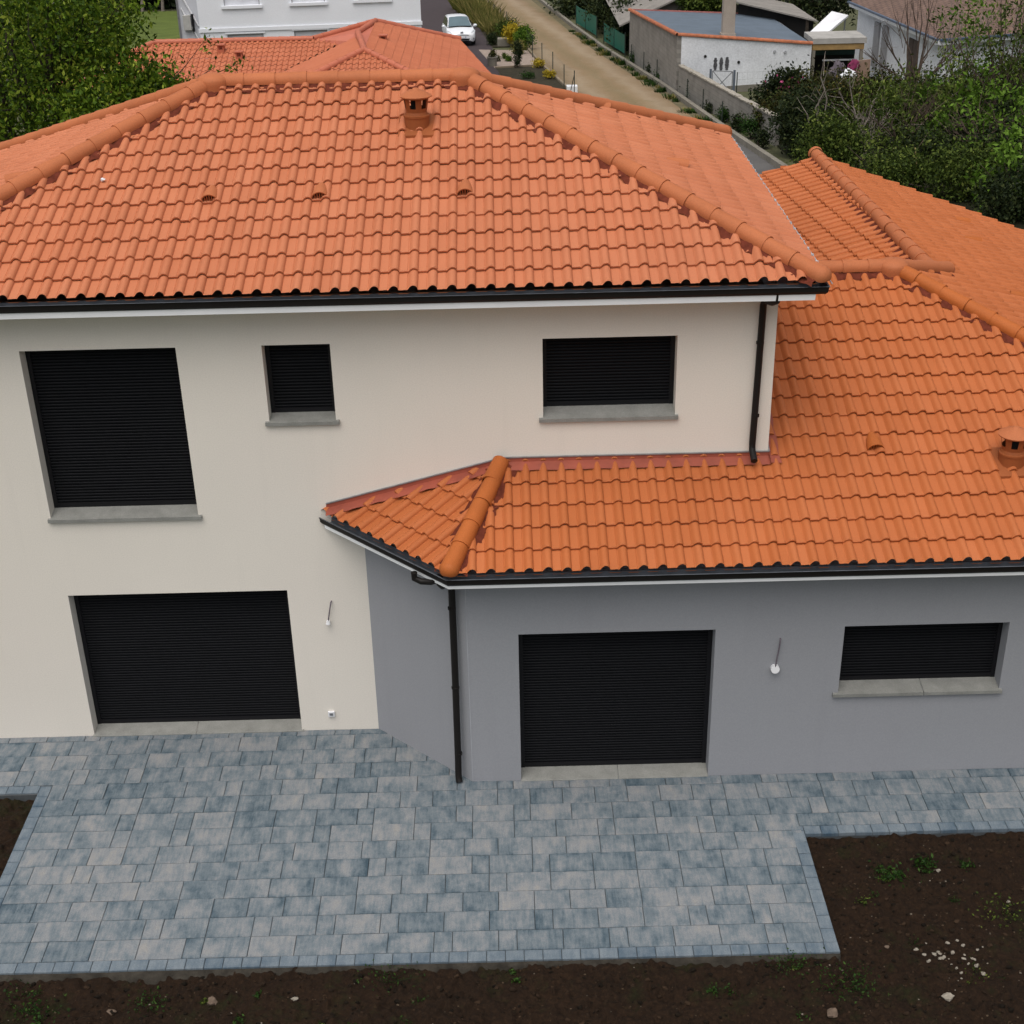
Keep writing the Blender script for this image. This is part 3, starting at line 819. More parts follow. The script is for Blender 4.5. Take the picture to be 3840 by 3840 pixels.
for p, q in (((DW[0] + .08, -.014, ZA + .155), (HIPW[0], -.014, fy(0, 0) + .105)), ((HIPW[0], -.014, fy(0, 0) + .105), (XR + .014, -.014, fy(0, 0) + .105)), ((XR + .014, -.014, fy(0, 0) + .105), (XR + .014, 3.3, fy(0, 3.3) + .105))):
    mb.tube([p, q], .011, 5)
build('flashing_trim', mb, M['steel'], roof2)

# gutters, fascias, soffits
LOOP = [(EX0, EY0), (EX1, EY0), (EX1, EY1), (EX0, EY1)]
def gutter(path, z, parent, closed):
    mb = MB()
    prof = [(-.105, z - .035), (-.105, z - .125), (-.07, z - .13), (.0, z - .13), (.022, z - .10), (.027, z - .045), (.038, z - .040), (.038, z - .034), (.020, z - .034), (.012, z - .095), (-.01, z - .117), (-.09, z - .117), (-.098, z - .035)]
    sweep(mb, path, prof, closed, mi=[0, 0, 0, 0, 0, 0, 0, 1, 1, 1, 1, 1])
    return build('gutter', mb, [M['gutter'], M['gutter_in']], parent)
def fascia(path, z, zb, parent, closed, inner=.5):
    mb = MB(); sweep(mb, path, [(-.09, z - .133), (-.012, z - .133), (-.016, zb), (-inner, zb + .002)], closed, caps=False)
    return build('fascia', mb, M['pvc'], parent)
g1 = gutter(LOOP, ZM, house, True); fascia([(EX0 + .1, EY0), (EX1 - .10, EY0), (EX1 - .10, EY1), (EX0 + .1, EY1)], ZM, 6.213, house, True)
APATH = [(DW[0] - .01, .0), CN, (AER, AE), (AER, 10.8)]
APATH2 = [(DW[0] + .16, -.16), CN, (AER, AE), (AER, 10.8)]
g2 = gutter([(DW[0] + .0, -.004), CN, (AER, AE), (AER, 10.8)], ZA, house, False); fascia([(DW[0] + .03, -.05), CN, (AER, AE), (AER, 10.8)], ZA, 3.178, house, False, .50)
# gutter hooks along the right hand eave
M['zincpale'] = mat_basic('pale_zinc', (.42, .42, .44), .5, .15, 6)
mb = MB(); mb.tube([(EX1 + .068, EY0 + .02, ZM - .014), (EX1 + .068, EY1, ZM - .014)], .008, 5); build('gutter_bead', mb, M['zincpale'], g1)
for i in range(26):
    y = -.2 + i * .28; mb = MB()
    mb.box(EX1 - .03, EX1 + .075, y, y + .03, ZM - .030, ZM + .004)
    build('gutter_hook', mb, M['zincpale'], g1)
tag(g1, None)

def downpipe(pts, r, name='downpipe'):
    mb = MB(); mb.tube(pts, r, 12); o = build(name, mb, M['gutter'], house, smooth=50); return o
dp = downpipe([(7.93, -.40, 6.30), (7.93, -.40, 6.20), (7.90, -.30, 6.15), (7.855, -.10, 6.11), (7.845, -.065, 6.04), (7.835, -.062, 5.2), (7.82, -.062, 4.25), (7.82, -.075, 4.16), (7.825, -.24, 4.075)], .042)
for z in (5.55, 4.6):
    mb = MB(); mb.lathe((7.835, -.062, z), [(.044, 0), (.049, .002), (.049, .028), (.044, .03)], 12); mb.box(7.825, 7.845, -.03, 0, z + .005, z + .025); build('pipe_clip', mb, M['gutter'], dp)
dp = downpipe([(3.93, -1.47, 3.26), (3.93, -1.47, 3.15), (3.95, -1.40, 3.08), (4.03, -1.21, 3.02), (4.05, -1.185, 2.95), (4.045, -1.185, 1.6), (4.035, -1.19, .35), (4.03, -1.20, .08), (4.04, -1.24, .015)], .044)
for z in (2.62, 1.45, .42):
    mb = MB(); mb.lathe((4.042, -1.186, z), [(.046, 0), (.051, .002), (.051, .028), (.046, .03)], 12); build('pipe_clip', mb, M['gutter'], dp)
mb = MB(); mb.tube([(3.62, -1.36, 3.25), (3.62, -1.36, 3.17), (3.70, -1.37, 3.13), (3.82, -1.42, 3.15), (3.90, -1.46, 3.2)], .04, 10); build('pipe_elbow', mb, M['gutter'], dp, smooth=50)

# roof vents
def lantern_vent(c, parent, mat, slope):
    c = Vector(c); mb = MB()
    # saddle base tile
    mb.add([(c.x - .24, c.y - .26, c.z - .26 * slope + .045), (c.x + .24, c.y - .26, c.z - .26 * slope + .045), (c.x + .24, c.y + .2, c.z + .2 * slope + .05), (c.x - .24, c.y + .2, c.z + .2 * slope + .05),
            (c.x - .24, c.y - .26, c.z - .26 * slope), (c.x + .24, c.y - .26, c.z - .26 * slope)], [(0, 1, 2, 3), (4, 5, 1, 0)])
    mb.lathe(c + Vector((0, 0, 0)), [(.165, -.06), (.162, .08), (.165, .13), (.172, .135), (.172, .16), (.15, .165), (.135, .20)], 20)
    # lantern drum with real oval openings
    n = 48; rowsz = [.20, .225, .25, .28, .31, .34, .365, .385, .40]
    o = len(mb.v); rad = lambda z: .135 + .035 * (z - .2) / .2
    for z in rowsz:
        for k in range(n):
            a = 2 * math.pi * (k + 6) / n; mb.v.append((c.x + rad(z) * math.cos(a), c.y + rad(z) * math.sin(a), c.z + z))
    for i in range(len(rowsz) - 1):
        for k in range(n):
            ph = ((k + .5) % 8) - 4; zc = (rowsz[i] + rowsz[i + 1]) / 2
            if (ph / 2.3) ** 2 + ((zc - .305) / .068) ** 2 < 1: continue
            k2 = (k + 1) % n
            mb.f.append((o + i * n + k, o + i * n + k2, o + (i + 1) * n + k2, o + (i + 1) * n + k)); mb.m.append(0); mb.r.append(.5)
    v = build('roof_vent', mb, mat, parent, smooth=45)
    m2 = MB(); m2.lathe(c, [(.15, .395), (.205, .385), (.21, .40), (.12, .455), (.05, .475), (.03, .495), (.001, .50)], 24); build('vent_cap', m2, M['ridge'], parent, smooth=45)
    m3 = MB(); m3.lathe(c, [(.07, .05), (.07, .43)], 12); build('vent_pipe', m3, M['dark'], parent)
lantern_vent((3.70, 2.70, ZM + SM * 3.15), roof1, M['vent'], SM)
lantern_vent((11.05, -.17, fy(0, -.17)), roof2, M['vent'], SA)

def tile_vent(x, y, zf, slope, parent, mat, d=(0, -1)):
    mb = MB(); d = Vector((d[0], d[1], 0)); sdv = Vector((-d.y, d.x, 0)); k = 12
    dn = (d - Vector((0, 0, slope))).normalized(); nn = (Vector((0, 0, 1)) + d * slope).normalized()
    c = Vector((x, y, zf))
    rings = [(-.20, .045, .045), (-.10, .085, .075), (.02, .105, .105), (.10, .11, .115), (.10, .098, .10), (.03, .09, .09)]
    vs = []
    for t, rx, rz in rings:
        for j in range(k + 1):
            a = math.pi * j / k
            vs.append(c + dn * t + sdv * (rx * math.cos(a)) + nn * (rz * math.sin(a) + .01))
    fs = [(r * (k + 1) + j, r * (k + 1) + j + 1, (r + 1) * (k + 1) + j + 1, (r + 1) * (k + 1) + j) for r in range(len(rings) - 1) for j in range(k)]
    mb.add(vs, fs); v = build('tile_vent', mb, mat, parent, smooth=45)
    m2 = MB()
    vs = [c + dn * .035 + sdv * (.095 * math.cos(math.pi * j / k)) + nn * (.095 * math.sin(math.pi * j / k)) for j in range(k + 1)]
    m2.add(vs, [tuple(range(k + 1))]); build('vent_opening', m2, M['dark'], parent)
    m4 = MB()
    for j in (-2, -1, 0, 1, 2):
        x_ = j * .030; hh = math.sqrt(max(.0001, .095 ** 2 - x_ ** 2))
        p = c + dn * .085 + sdv * x_; m4.tube([p, p + nn * hh], .007, 5)
    build('vent_grille', m4, mat, parent)
for x in (1.186, 2.541, 4.329): tile_vent(x, 1.32, ZM + SM * 1.77 + .012, SM, roof1, M['ridge'])
tile_vent(9.405, .15, fy(0, .15) + .012, SA, roof2, M['ridge2'])
for x, y in ((7.2, 3.15), (6.3, 5.3)): tile_vent(x, y, ZM + SM * (EX1 - x) + .012, SM, roof1, M['ridge'], (1, 0))
for x, y in ((13.0, 7.9), (12.7, 4.6), (13.3, 9.5)): tile_vent(x, y, ZA + SA * (AER - x) + .012, SA, roof2, M['ridge2'], (1, 0))
tile_vent(-1.6, 2.6, ZM + SM * (-1.6 - EX0) + .012, SM, roof1, M['ridge'], (-1, 0))

# loose cables waiting for wall lamps, and a socket
mb = MB(); mb.tube([(2.41, .005, 2.07), (2.405, -.03, 2.075), (2.395, -.05, 2.03), (2.375, -.045, 1.93), (2.36, -.05, 1.85), (2.35, -.05, 1.79)], .009, 6)
cb = build('cable', mb, M['wire'], house, smooth=60)
mb = MB(); mb.tube([(2.35, -.045, 1.80), (2.345, -.05, 1.745)], [.022, .032], 10); build('terminal_cap', mb, M['white'], cb, smooth=50)
mb = MB(); mb.tube([(8.10, YA + .005, 2.10), (8.098, YA - .03, 2.10), (8.09, YA - .045, 2.04), (8.085, YA - .04, 1.96), (8.07, YA - .05, 1.86), (8.06, YA - .05, 1.76), (8.056, YA - .045, 1.69)], .009, 6)
cb = build('cable', mb, M['wire'], house, smooth=60)
mb = MB(); mb.tube([(8.056, YA - .004, 1.665), (8.056, YA - .06, 1.675)], [.056, .055], 16); build('terminal_cap', mb, M['white'], cb, smooth=50)
mb = MB(); mb.box(2.225, 2.315, -.035, -.001, .235, .32); so_ = build('socket', mb, M['white'], house, bevel=.006)
mb = MB(); mb.box(2.245, 2.295, -.040, -.036, .262, .30); build('socket_lid', mb, M['steel'], so_)
# scrap of mortar left on the tiles
mb = MB(); mb.blob((-.20, 1.66, ZM + SM * 2.11 + .06), (.03, .035, .02), 4, .3, 7)
tag(build('mortar_scrap', mb, M['white'], roof1, smooth=60), 'white scrap of mortar lying on the tiles')

# ------------------------------------------------------------------ leaves, trees, shrubs
LEAF = {
 'cherry': mat_attr('cherry_leaf', [(0, (0.012, 0.030, 0.003)), (.35, (0.045, 0.090, 0.006)), (.7, (0.120, 0.190, 0.014)), (1, (0.25, 0.30, 0.035))], .55, trans=.22),
 'fresh': mat_attr('fresh_leaf', [(0, (0.016, 0.038, 0.004)), (.45, (0.058, 0.118, 0.010)), (1, (0.135, 0.235, 0.028))], .6, trans=.25),
 'olive': mat_attr('olive_leaf', [(0, (0.014, 0.025, 0.005)), (.5, (0.040, 0.064, 0.010)), (.85, (0.085, 0.120, 0.019)), (1, (0.14, 0.17, 0.035))], .65, trans=.15),
 'dark': mat_attr('dark_evergreen_leaf', [(0, (0.008, 0.014, 0.006)), (.6, (0.020, 0.032, 0.010)), (1, (0.048, 0.060, 0.018))], .6, trans=.08),
 'brown': mat_attr('brown_hedge_leaf', [(0, (0.012, 0.013, 0.004)), (.5, (0.032, 0.032, 0.008)), (.8, (0.038, 0.055, 0.010)), (1, (0.10, 0.075, 0.018))], .7, trans=.1),
 'yellow': mat_attr('yellow_flower', [(0, (0.20, 0.15, 0.015)), (.6, (0.46, 0.34, 0.02)), (1, (0.55, 0.45, 0.06))], .6, trans=.2),
 'straw': mat_attr('straw_grass', [(0, (0.06, 0.07, 0.015)), (.5, (0.14, 0.14, 0.035)), (1, (0.30, 0.24, 0.09))], .8, trans=.2),
 'pink': mat_attr('pink_flower', [(0, (0.25, 0.03, 0.10)), (1, (0.5, 0.10, 0.22))], .6),
 'weed': mat_attr('weed_leaf', [(0, (0.010, 0.022, 0.005)), (.6, (0.020, 0.052, 0.009)), (1, (0.045, 0.095, 0.015))], .6, trans=.15),
}
M['bark'] = mat_basic('dark_bark', (0.045, 0.036, 0.028), .9, .4, 9, 30, .6, .2)
M['bark_pale'] = mat_basic('pale_dead_bark', (0.21, 0.18, 0.155), .9, .3, 9, 30, .6, .2)
M['bark_bare'] = mat_basic('brown_twig_bark', (0.085, 0.062, 0.048), .9, .3, 9, 30, .6, .2)

def leaf_mesh(name, C_, size, mat, parent=None, wl=.5, rnd=None, droop=.3, fold=.25, up=.0):
    n = len(C_); C_ = np.asarray(C_, float)
    d = rng.normal(size=(n, 3)); d[:, 2] -= droop; d /= np.linalg.norm(d, axis=1)[:, None]
    q = rng.normal(size=(n, 3)); q[:, 2] += up; s_ = np.cross(d, q); s_ /= np.linalg.norm(s_, axis=1)[:, None]
    nn = np.cross(s_, d)
    L = size * rng.uniform(.6, 1.25, n)[:, None]
    V = np.empty((n, 4, 3)); V[:, 0] = C_ - d * L * .5; V[:, 1] = C_ + s_ * L * wl * .5 + nn * L * fold * .3 - d * L * .05
    V[:, 2] = C_ + d * L * .5 - nn * L * fold * .2; V[:, 3] = C_ - s_ * L * wl * .5 + nn * L * fold * .3 - d * L * .05
    off = np.array(wloc(parent)); V = (V - off).reshape(-1, 3)
    me = bpy.data.meshes.new(name); me.vertices.add(4 * n); me.vertices.foreach_set('co', V.ravel().astype(np.float32))
    me.loops.add(4 * n); me.loops.foreach_set('vertex_index', np.arange(4 * n, dtype=np.int32))
    me.polygons.add(n); me.polygons.foreach_set('loop_start', np.arange(0, 4 * n, 4, dtype=np.int32)); me.polygons.foreach_set('loop_total', np.full(n, 4, np.int32))
    me.update(calc_edges=True); me.validate()
    at = me.attributes.new('rnd', 'FLOAT', 'FACE'); r_ = rng.random(n) if rnd is None else rnd
    at.data.foreach_set('value', np.clip(r_, 0, 1).astype(np.float32))
    return link_mesh(name, me, [mat], parent)

def cluster_points(ells, ncl, per, spread, shell=.55):
    """leaf centres in clumps spread through ellipsoids (centre, radii), denser towards the outside"""
    vol = np.array([e[1][0] * e[1][1] * e[1][2] for e in ells]) ** .55; pr = vol / vol.sum()
    idx = rng.choice(len(ells), ncl, p=pr); cc = []
    for i in idx:
        c, r_ = ells[i]; d = rng.normal(size=3); d /= np.linalg.norm(d)
        cc.append(np.array(c) + d * np.array(r_) * rng.uniform(shell, 1.0))
    cc = np.array(cc); P = np.repeat(cc, per, 0) + rng.normal(size=(ncl * per, 3)) * spread * np.repeat(rng.uniform(.6, 1.4, ncl), per)[:, None]
    tone = np.repeat(rng.normal(0, .16, ncl), per) + rng.uniform(.1, .9, ncl * per)
    return cc, P, tone

def branchy(mb, base, tops, r0, r1, mid=.45, sag=.1, n=6):
    for t in tops:
        b = np.array(base, float); t = np.array(t, float); k = b + (t - b) * mid + rng.normal(0, sag, 3) * np.array([1, 1, .4]); k2 = b + (t - b) * .75 + rng.normal(0, sag * .7, 3)
        mb.tube([b, k, k2, t], [r0, r0 * .6 + r1 * .4, r0 * .3 + r1 * .7, r1], n)

def tree(name, label, cat, base, ells, ncl, per, spread, size, leaf, trunk_r=.12, fork=.4, bark='bark', limbs=14, group=None, shell=.5, wl=.5, droop=.3, twigs=60):
    root = empty(name, base, label, cat, group); b = np.array(base, float)
    cc, P, tone = cluster_points(ells, ncl, per, spread, shell)
    cen = np.mean([e[0] for e in ells], 0); f = b + (cen - b) * fork + rng.normal(0, .1, 3)
    mb = MB(); mb.tube([b - [0, 0, .2], b + (f - b) * .5 + rng.normal(0, .06, 3), f], [trunk_r * 1.25, trunk_r, trunk_r * .85], 9)
    L = cc[rng.choice(len(cc), min(limbs, len(cc)), replace=False)]
    branchy(mb, f, L, trunk_r * .6, trunk_r * .12, sag=.25)
    tw = cc[rng.choice(len(cc), min(twigs, len(cc)), replace=False)]
    for t in tw:
        o = L[np.argmin(np.linalg.norm(L - t, axis=1))]; o = f + (o - f) * .7
        mb.tube([o, (o + t) / 2 + rng.normal(0, .12, 3), t], [trunk_r * .16, trunk_r * .1, .006], 4)
    build('trunk', mb, M[bark], root, smooth=60)
    leaf_mesh('crown', P, size, LEAF[leaf], root, wl, tone, droop)
    return root

def shrub(name, label, cat, base, ells, ncl, per, spread, size, leaf, group=None, shell=.35, wl=.55, stems=8, bark='bark', droop=.1):
    root = empty(name, base, label, cat, group)
    cc, P, tone = cluster_points(ells, ncl, per, spread, shell); b = np.array(base, float)
    P = P[P[:, 2] > b[2] + .02]; tone = tone[:len(P)]
    mb = MB(); branchy(mb, b - [0, 0, .1], cc[rng.choice(len(cc), min(stems, len(cc)), replace=False)], .035, .006, sag=.12, n=5)
    build('stems', mb, M[bark], root, smooth=60)
    leaf_mesh('foliage', P, size, LEAF[leaf], root, wl, tone, droop)
    return root

def g(x, y, dz=0): return (x, y, gz(x, y) + dz)

# the big cherry tree behind the left end of the house
tree('cherry_tree', 'big leafy cherry tree rising behind the left hip of the orange roof', 'tree', g(-6.6, 17.0),
     [((-7.4, 17.0, 6.4), (4.0, 3.2, 3.0)), ((-5.2, 16.2, 4.6), (3.0, 2.4, 1.7)), ((-2.9, 15.8, 5.2), (1.15, 1.3, .85)), ((-4.2, 16.5, 7.0), (1.25, 1.6, 1.6)), ((-3.6, 15.6, 5.5), (1.3, 1.3, .8)), ((-2.55, 15.6, 5.5), (.95, 1.0, .55)), ((-3.1, 15.6, 6.05), (.75, .8, .5)), ((-8.8, 16.5, 3.5), (2.6, 2.4, 2.2))],
     2300, 26, .20, .13, 'cherry', .17, .45, limbs=34, shell=.45, wl=.46, droop=.7, twigs=160)
# a low branch of it that hangs in front of the neighbours' tiles
cht = [o for o in COL.objects if o.name == 'cherry_tree'][0]
mb = MB(); pts = [(-3.3, 15.7, 5.3), (-2.5, 15.5, 5.75), (-1.75, 15.4, 6.0), (-1.3, 15.4, 6.25)]; mb.tube(pts, [.03, .02, .014, .006], 5)
mb.tube([(-1.75, 15.4, 6.0), (-1.3, 15.4, 6.12), (-.74, 15.4, 6.33)], [.012, .009, .005], 4); mb.tube([(-2.5, 15.5, 5.75), (-1.9, 15.4, 6.3), (-1.35, 15.4, 6.9)], [.014, .009, .004], 4)
build('branch', mb, M['bark'], cht, smooth=60)
tips = np.array([(-1.75, 15.4, 6.0), (-1.3, 15.4, 6.2), (-.74, 15.4, 6.3), (-1.0, 15.4, 6.2), (-2.1, 15.4, 5.9), (-2.5, 15.5, 5.8), (-1.33, 15.4, 6.9), (-1.5, 15.4, 6.65), (-2.7, 15.6, 5.6), (-.85, 15.4, 6.35), (-2.3, 15.5, 6.25), (-2.7, 15.5, 6.2), (-2.0, 15.5, 5.45), (-1.85, 15.5, 5.25), (-2.35, 15.5, 5.4), (-2.2, 15.4, 6.5)])
P = np.repeat(tips, 13, 0) + rng.normal(0, .10, (len(tips) * 13, 3)); leaf_mesh('branch_leaves', P, .125, LEAF['cherry'], cht, .46, None, .7)

tree('tree', 'tall dark tree at the far left behind the cherry tree', 'tree', g(-24, 62), [((-24, 62, 1.2), (5, 4, 3.6)), ((-20, 61, -.2), (3.2, 3, 2.2))], 420, 26, .5, .26, 'dark', .25, .5, limbs=20)
tree('tree', 'mid green tree left of the lawn and beyond the cherry tree', 'tree', g(-15.5, 55), [((-15.8, 55, .6), (2.8, 2.6, 2.6)), ((-14.2, 54, -.6), (1.8, 1.8, 1.5))], 420, 26, .35, .2, 'cherry', .2, .5, limbs=20)

# far dark wood at the end of the lawn
cc, P, tone = cluster_points([((-24, 112, -2.4), (14, 3, 3.6)), ((-40, 112, -2.4), (14, 3, 3.6))], 900, 22, .8, .4)
P = np.concatenate([P, np.stack([rng.uniform(-55, -9, 9000), rng.uniform(109.5, 113, 9000), rng.uniform(-5.2, 1.5, 9000)], -1)])
tag(leaf_mesh('far_wood', P, .55, LEAF['dark'], None, .6, rng.random(len(P)) * .6), 'dark wood along the far edge of the lawn', 'wood', kind='stuff')
for i, x in enumerate((-26.2, -24.6, -22.9)):
    tr = empty('slim_tree', (x, 108.6, -5.05), 'slim pale trunk at the dark edge of the lawn beside the white house', 'tree trunk', 'pale trunks at the end of the lawn')
    mb = MB(); mb.tube([(x, 108.6, -5.2), (x + .15, 108.7, -3.0), (x - .1, 108.8, -.8)], [.14, .11, .07], 7); build('trunk', mb, M['bark_pale'], tr)
    mb = MB(); mb.tube([(x, 108.8, -1.4), (x + .5, 108.9, .2), (x + .6, 109, 1.2)], .04, 5); mb.tube([(x - .1, 108.8, -.9), (x - .3, 108.9, 1.4)], .05, 5); build('crown', mb, M['bark_pale'], tr)

# ------------------------------------------------------------------ houses behind
M['white_wall'] = mat_basic('white_house_paint', (0.74, 0.77, 0.82), .85, .05, .5, 120, .15, .3, fine=70)
M['shed_white'] = mat_basic('stained_white_wall', (0.68, 0.70, 0.73), .9, .16, .9, 50, .25, .2, fine=12)
M['beige_wall'] = mat_basic('beige_wall_paint', (0.40, 0.36, 0.31), .9, .1, .6)
M['glass_blind'] = mat_basic('closed_roller_blind', (0.60, 0.62, 0.66), .5, .08, 2)
M['panel_grey'] = mat_basic('grey_window_shadow_gap', (0.34, 0.35, 0.37), .6, .2, 3)

# neighbours' low house with an orange hipped roof
nb = empty('neighbour_house', (-2, 41, gz(-2, 41)), 'low house with a complex older orange tiled roof behind the main ridge', 'house')
mb = MB(); mb.box(-4.45, 4.1, 34.9, 43.5, -2.6, 1.14); mb.box(-4.45, 2.6, 43.5, 47.6, -2.6, 1.14); mb.box(-12.2, -4.45, 40.4, 47, -2.6, 1.14); build('wall', mb, M['white_wall'], nb)
S3 = .322
bms = [roof_plane([(-4.9, 34.45), (4.6, 34.45), (-.15, 39.2)], 1.13, (-4.9, 34.45), (4.6, 34.45), S3, lod=2),
       roof_plane([(4.6, 34.45), (4.6, 42), (3.25, 47.9), (-.2, 46), (-.75, 43.5), (-.15, 39.2)][:4] + [(-.15, 39.2)], 1.15, (4.6, 34.45), (4.6, 48), S3, lod=2),
       roof_plane([(-4.9, 34.45), (-.15, 39.2), (-.75, 43.6), (-4.9, 39.75)], 1.15, (-4.9, 44), (-4.9, 34.45), S3, lod=2),
       roof_plane([(-12.7, 40), (-4.75, 40), (-1.05, 43.7), (-9, 43.7)], 1.21, (-12.7, 40), (-1, 40), S3, lod=2),
       roof_plane([(3.25, 47.9), (3.2, 52), (-12, 52), (-9, 43.7), (-1.05, 43.7), (-.2, 46)][:3] + [(-9, 43.7), (-.2, 46)][:2], 1.6 - .322 * 4, (3.2, 52), (-12, 52), .26, lod=2)]
nroof = roof_mesh('roof', bms[:4], [M['tile3']], nb)
bms[4].free()
mb = MB(); mb.add([(3.25, 47.9, 1.58), (-.2, 46, 2.68), (-.75, 43.5, 2.62), (-2.6, 43.7, 2.40), (-9, 43.7, 2.40), (-12.7, 47.5, 1.2), (3.2, 51.8, .35), (-.15, 39.25, 2.66), (.9, 42.4, 2.32), (-1.6, 43.2, 2.12), (-.78, 43.0, 2.40)], [(0, 6, 1), (1, 6, 5, 4, 3), (1, 3, 2), (1, 2, 7, 8), (1, 8, 0), (2, 3, 9), (2, 9, 10), (10, 9, 3)])
build('back_slope', mb, mat_basic('older_tile_plain', (0.44, 0.12, 0.066), .6, .1, 1), nroof)
M['ridge3'] = mat_basic('older_ridge_clay', (0.43, 0.12, 0.062), .6, .1, 1.5)
for p, q in (((-.15, 39.2, 2.68), (-.75, 43.5, 2.66)), ((-.15, 39.2, 2.68), (4.5, 34.55, 1.18)), ((-.15, 39.2, 2.68), (-4.8, 34.55, 1.18)), ((-2.6, 43.7, 2.42), (-9, 43.7, 2.42)), ((-9, 43.7, 2.42), (-12.6, 40.1, 1.25)),
             ((-.2, 46, 2.72), (-2.6, 43.7, 2.42)), ((-.2, 46, 2.72), (3.25, 47.9, 1.62)), ((-.75, 43.5, 2.66), (-.2, 46, 2.72))):
    mb = MB(); ridge(mb, p, q, .12, .45, .02, False, 8); build('ridge_tiles', mb, M['ridge3'], nroof, smooth=45)
for x, y, z in ((.34, 42.5, 2.42), (-5.4, 42.3, 1.95), (-6.2, 42.9, 2.14)):
    mb = MB(); mb.box(x - .13, x + .13, y - .13, y + .13, z - .3, z + .10); mb.box(x - .13, x - .08, y - .13, y - .08, z + .1, z + .26); mb.box(x + .08, x + .13, y - .13, y - .08, z + .1, z + .26); mb.box(x - .13, x + .13, y + .06, y + .13, z + .1, z + .26); mb.box(x - .17, x + .17, y - .17, y + .17, z + .26, z + .30)
    build('roof_vent', mb, M['ridge3'], nroof)

# big white house
wh = empty('white_house', (-4.5, 60, gz(-4.5, 60)), 'large plain white rendered house behind the orange roofs, cut by the top of the frame', 'house')
wa, wb = np.array([-10.0, 58.2]), np.array([1.06, 59.2]); wd = (wb - wa) / np.linalg.norm(wb - wa); wn = np.array([wd[1], -wd[0]]); WL = np.linalg.norm(wb - wa)
ta = lambda x: (x - wa[0]) / wd[0]
LW = [(ta(-8.675), ta(-6.878), -1.0, .50), (ta(-5.35), ta(-3.69), -1.0, .565), (ta(-2.18), ta(-.46), -1.0, .60)]
UW = [(ta(-8.69), ta(-6.92), 1.85, 3.3), (ta(-5.36), ta(-3.69), 1.88, 3.3), (ta(-2.2), ta(-.47), 1.92, 3.3)]
mb = MB(); wall_holes(mb, wa, wb, -3.2, 6.2, LW + UW, .22)
wall_holes(mb, wb, wb - wn * 9, -3.2, 6.2, []); wall_holes(mb, wb - wn * 9, wa - wn * 9, -3.2, 6.2, []); wall_holes(mb, wa - wn * 9, wa, -3.2, 6.2, [])
build('wall', mb, M['white_wall'], wh)
def on_wall(a, o, z): p = wa + wd * a + wn * o; return (p[0], p[1], z)
def wbox(mb, a0, a1, o0, o1, z0, z1):
    p = wa + wd * (a0 + a1) / 2 + wn * (o0 + o1) / 2; mb.obox(p, wd, wn, (a1 - a0) / 2, (o1 - o0) / 2, z0, z1)
for k_, (a0, a1, z0, z1) in enumerate(LW + UW):
    mb = MB(); wbox(mb, a0 + .003, a1 - .003, -.17, -.12, z0, z1 - .002); wi = build('window', mb, M['glass_blind'], wh)
    mb = MB(); wbox(mb, a0 + .003, a1 - .003, -.12, -.09, z1 - .10, z1 - .003); wbox(mb, a0 + .003, a0 + .06, -.12, -.09, z0, z1 - .10); wbox(mb, a1 - .06, a1 - .003, -.12, -.09, z0, z1 - .10); build('frame', mb, M['panel_grey'], wi)
    mb = MB(); wbox(mb, a0 - .12, a1 + .12, -.0, .10, z0 - .14, z0 + .0) if k_ > 2 else wbox(mb, a0 - .1, a1 + .1, 0, .05, z1, z1 + .07); build('surround', mb, M['white_wall'], wi)
mb = MB(); wbox(mb, -.05, WL + .05, .0, .06, .62, .80); build('string_course', mb, M['white_wall'], wh)
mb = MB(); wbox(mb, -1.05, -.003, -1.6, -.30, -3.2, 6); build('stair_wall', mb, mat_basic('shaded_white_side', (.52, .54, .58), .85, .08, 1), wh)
mb = MB(); mb.tube([on_wall(-.83, -.24, 2.6), on_wall(-.05, -.24, .9)], .045, 6); mb.tube([on_wall(-.83, -.24, 1.8), on_wall(-.05, -.24, .1)], .035, 6); build('stair_rail', mb, M['white'], wh)
mb = MB(); wbox(mb, -.78, -.40, -.298, -.05, .75, 1.45); bx = build('meter_cabinet', mb, mat_basic('grey_cabinet', (.38, .38, .36), .6), wh)
mb = MB(); wbox(mb, -.36, -.26, -.298, -.14, .65, 1.5); build('cabinet_cable', mb, M['blackframe'], bx)
mb = MB(); mb.tube([on_wall(-1.0, -.24, 6), on_wall(-1.0, -.24, -3)], .05, 8); build('drain_pipe', mb, M['steel'], wh)

# pale house glimpsed through the cherry tree
ph = empty('pale_house', g(-30, 92), 'beige house glimpsed through a gap high in the cherry tree', 'house')
mb = MB(); mb.box(-35, -26.5, 90, 98, -4.6, -.9); build('wall', mb, M['beige_wall'], ph)
mb = MB(); mb.add([(-35.6, 89.4, -1.0), (-25.9, 89.4, -1.0), (-25.9, 98.6, -1.0), (-35.6, 98.6, -1.0), (-33, 94, .9), (-28.5, 94, .9)], [(0, 1, 5, 4), (1, 2, 5), (2, 3, 4, 5), (3, 0, 4), (3, 2, 1, 0)]); build('roof', mb, M['tile3'], ph)
mb = MB(); mb.box(-31.5, -30.2, 89.96, 90.0, -2.6, -1.4); build('window', mb, M['panel_grey'], ph)

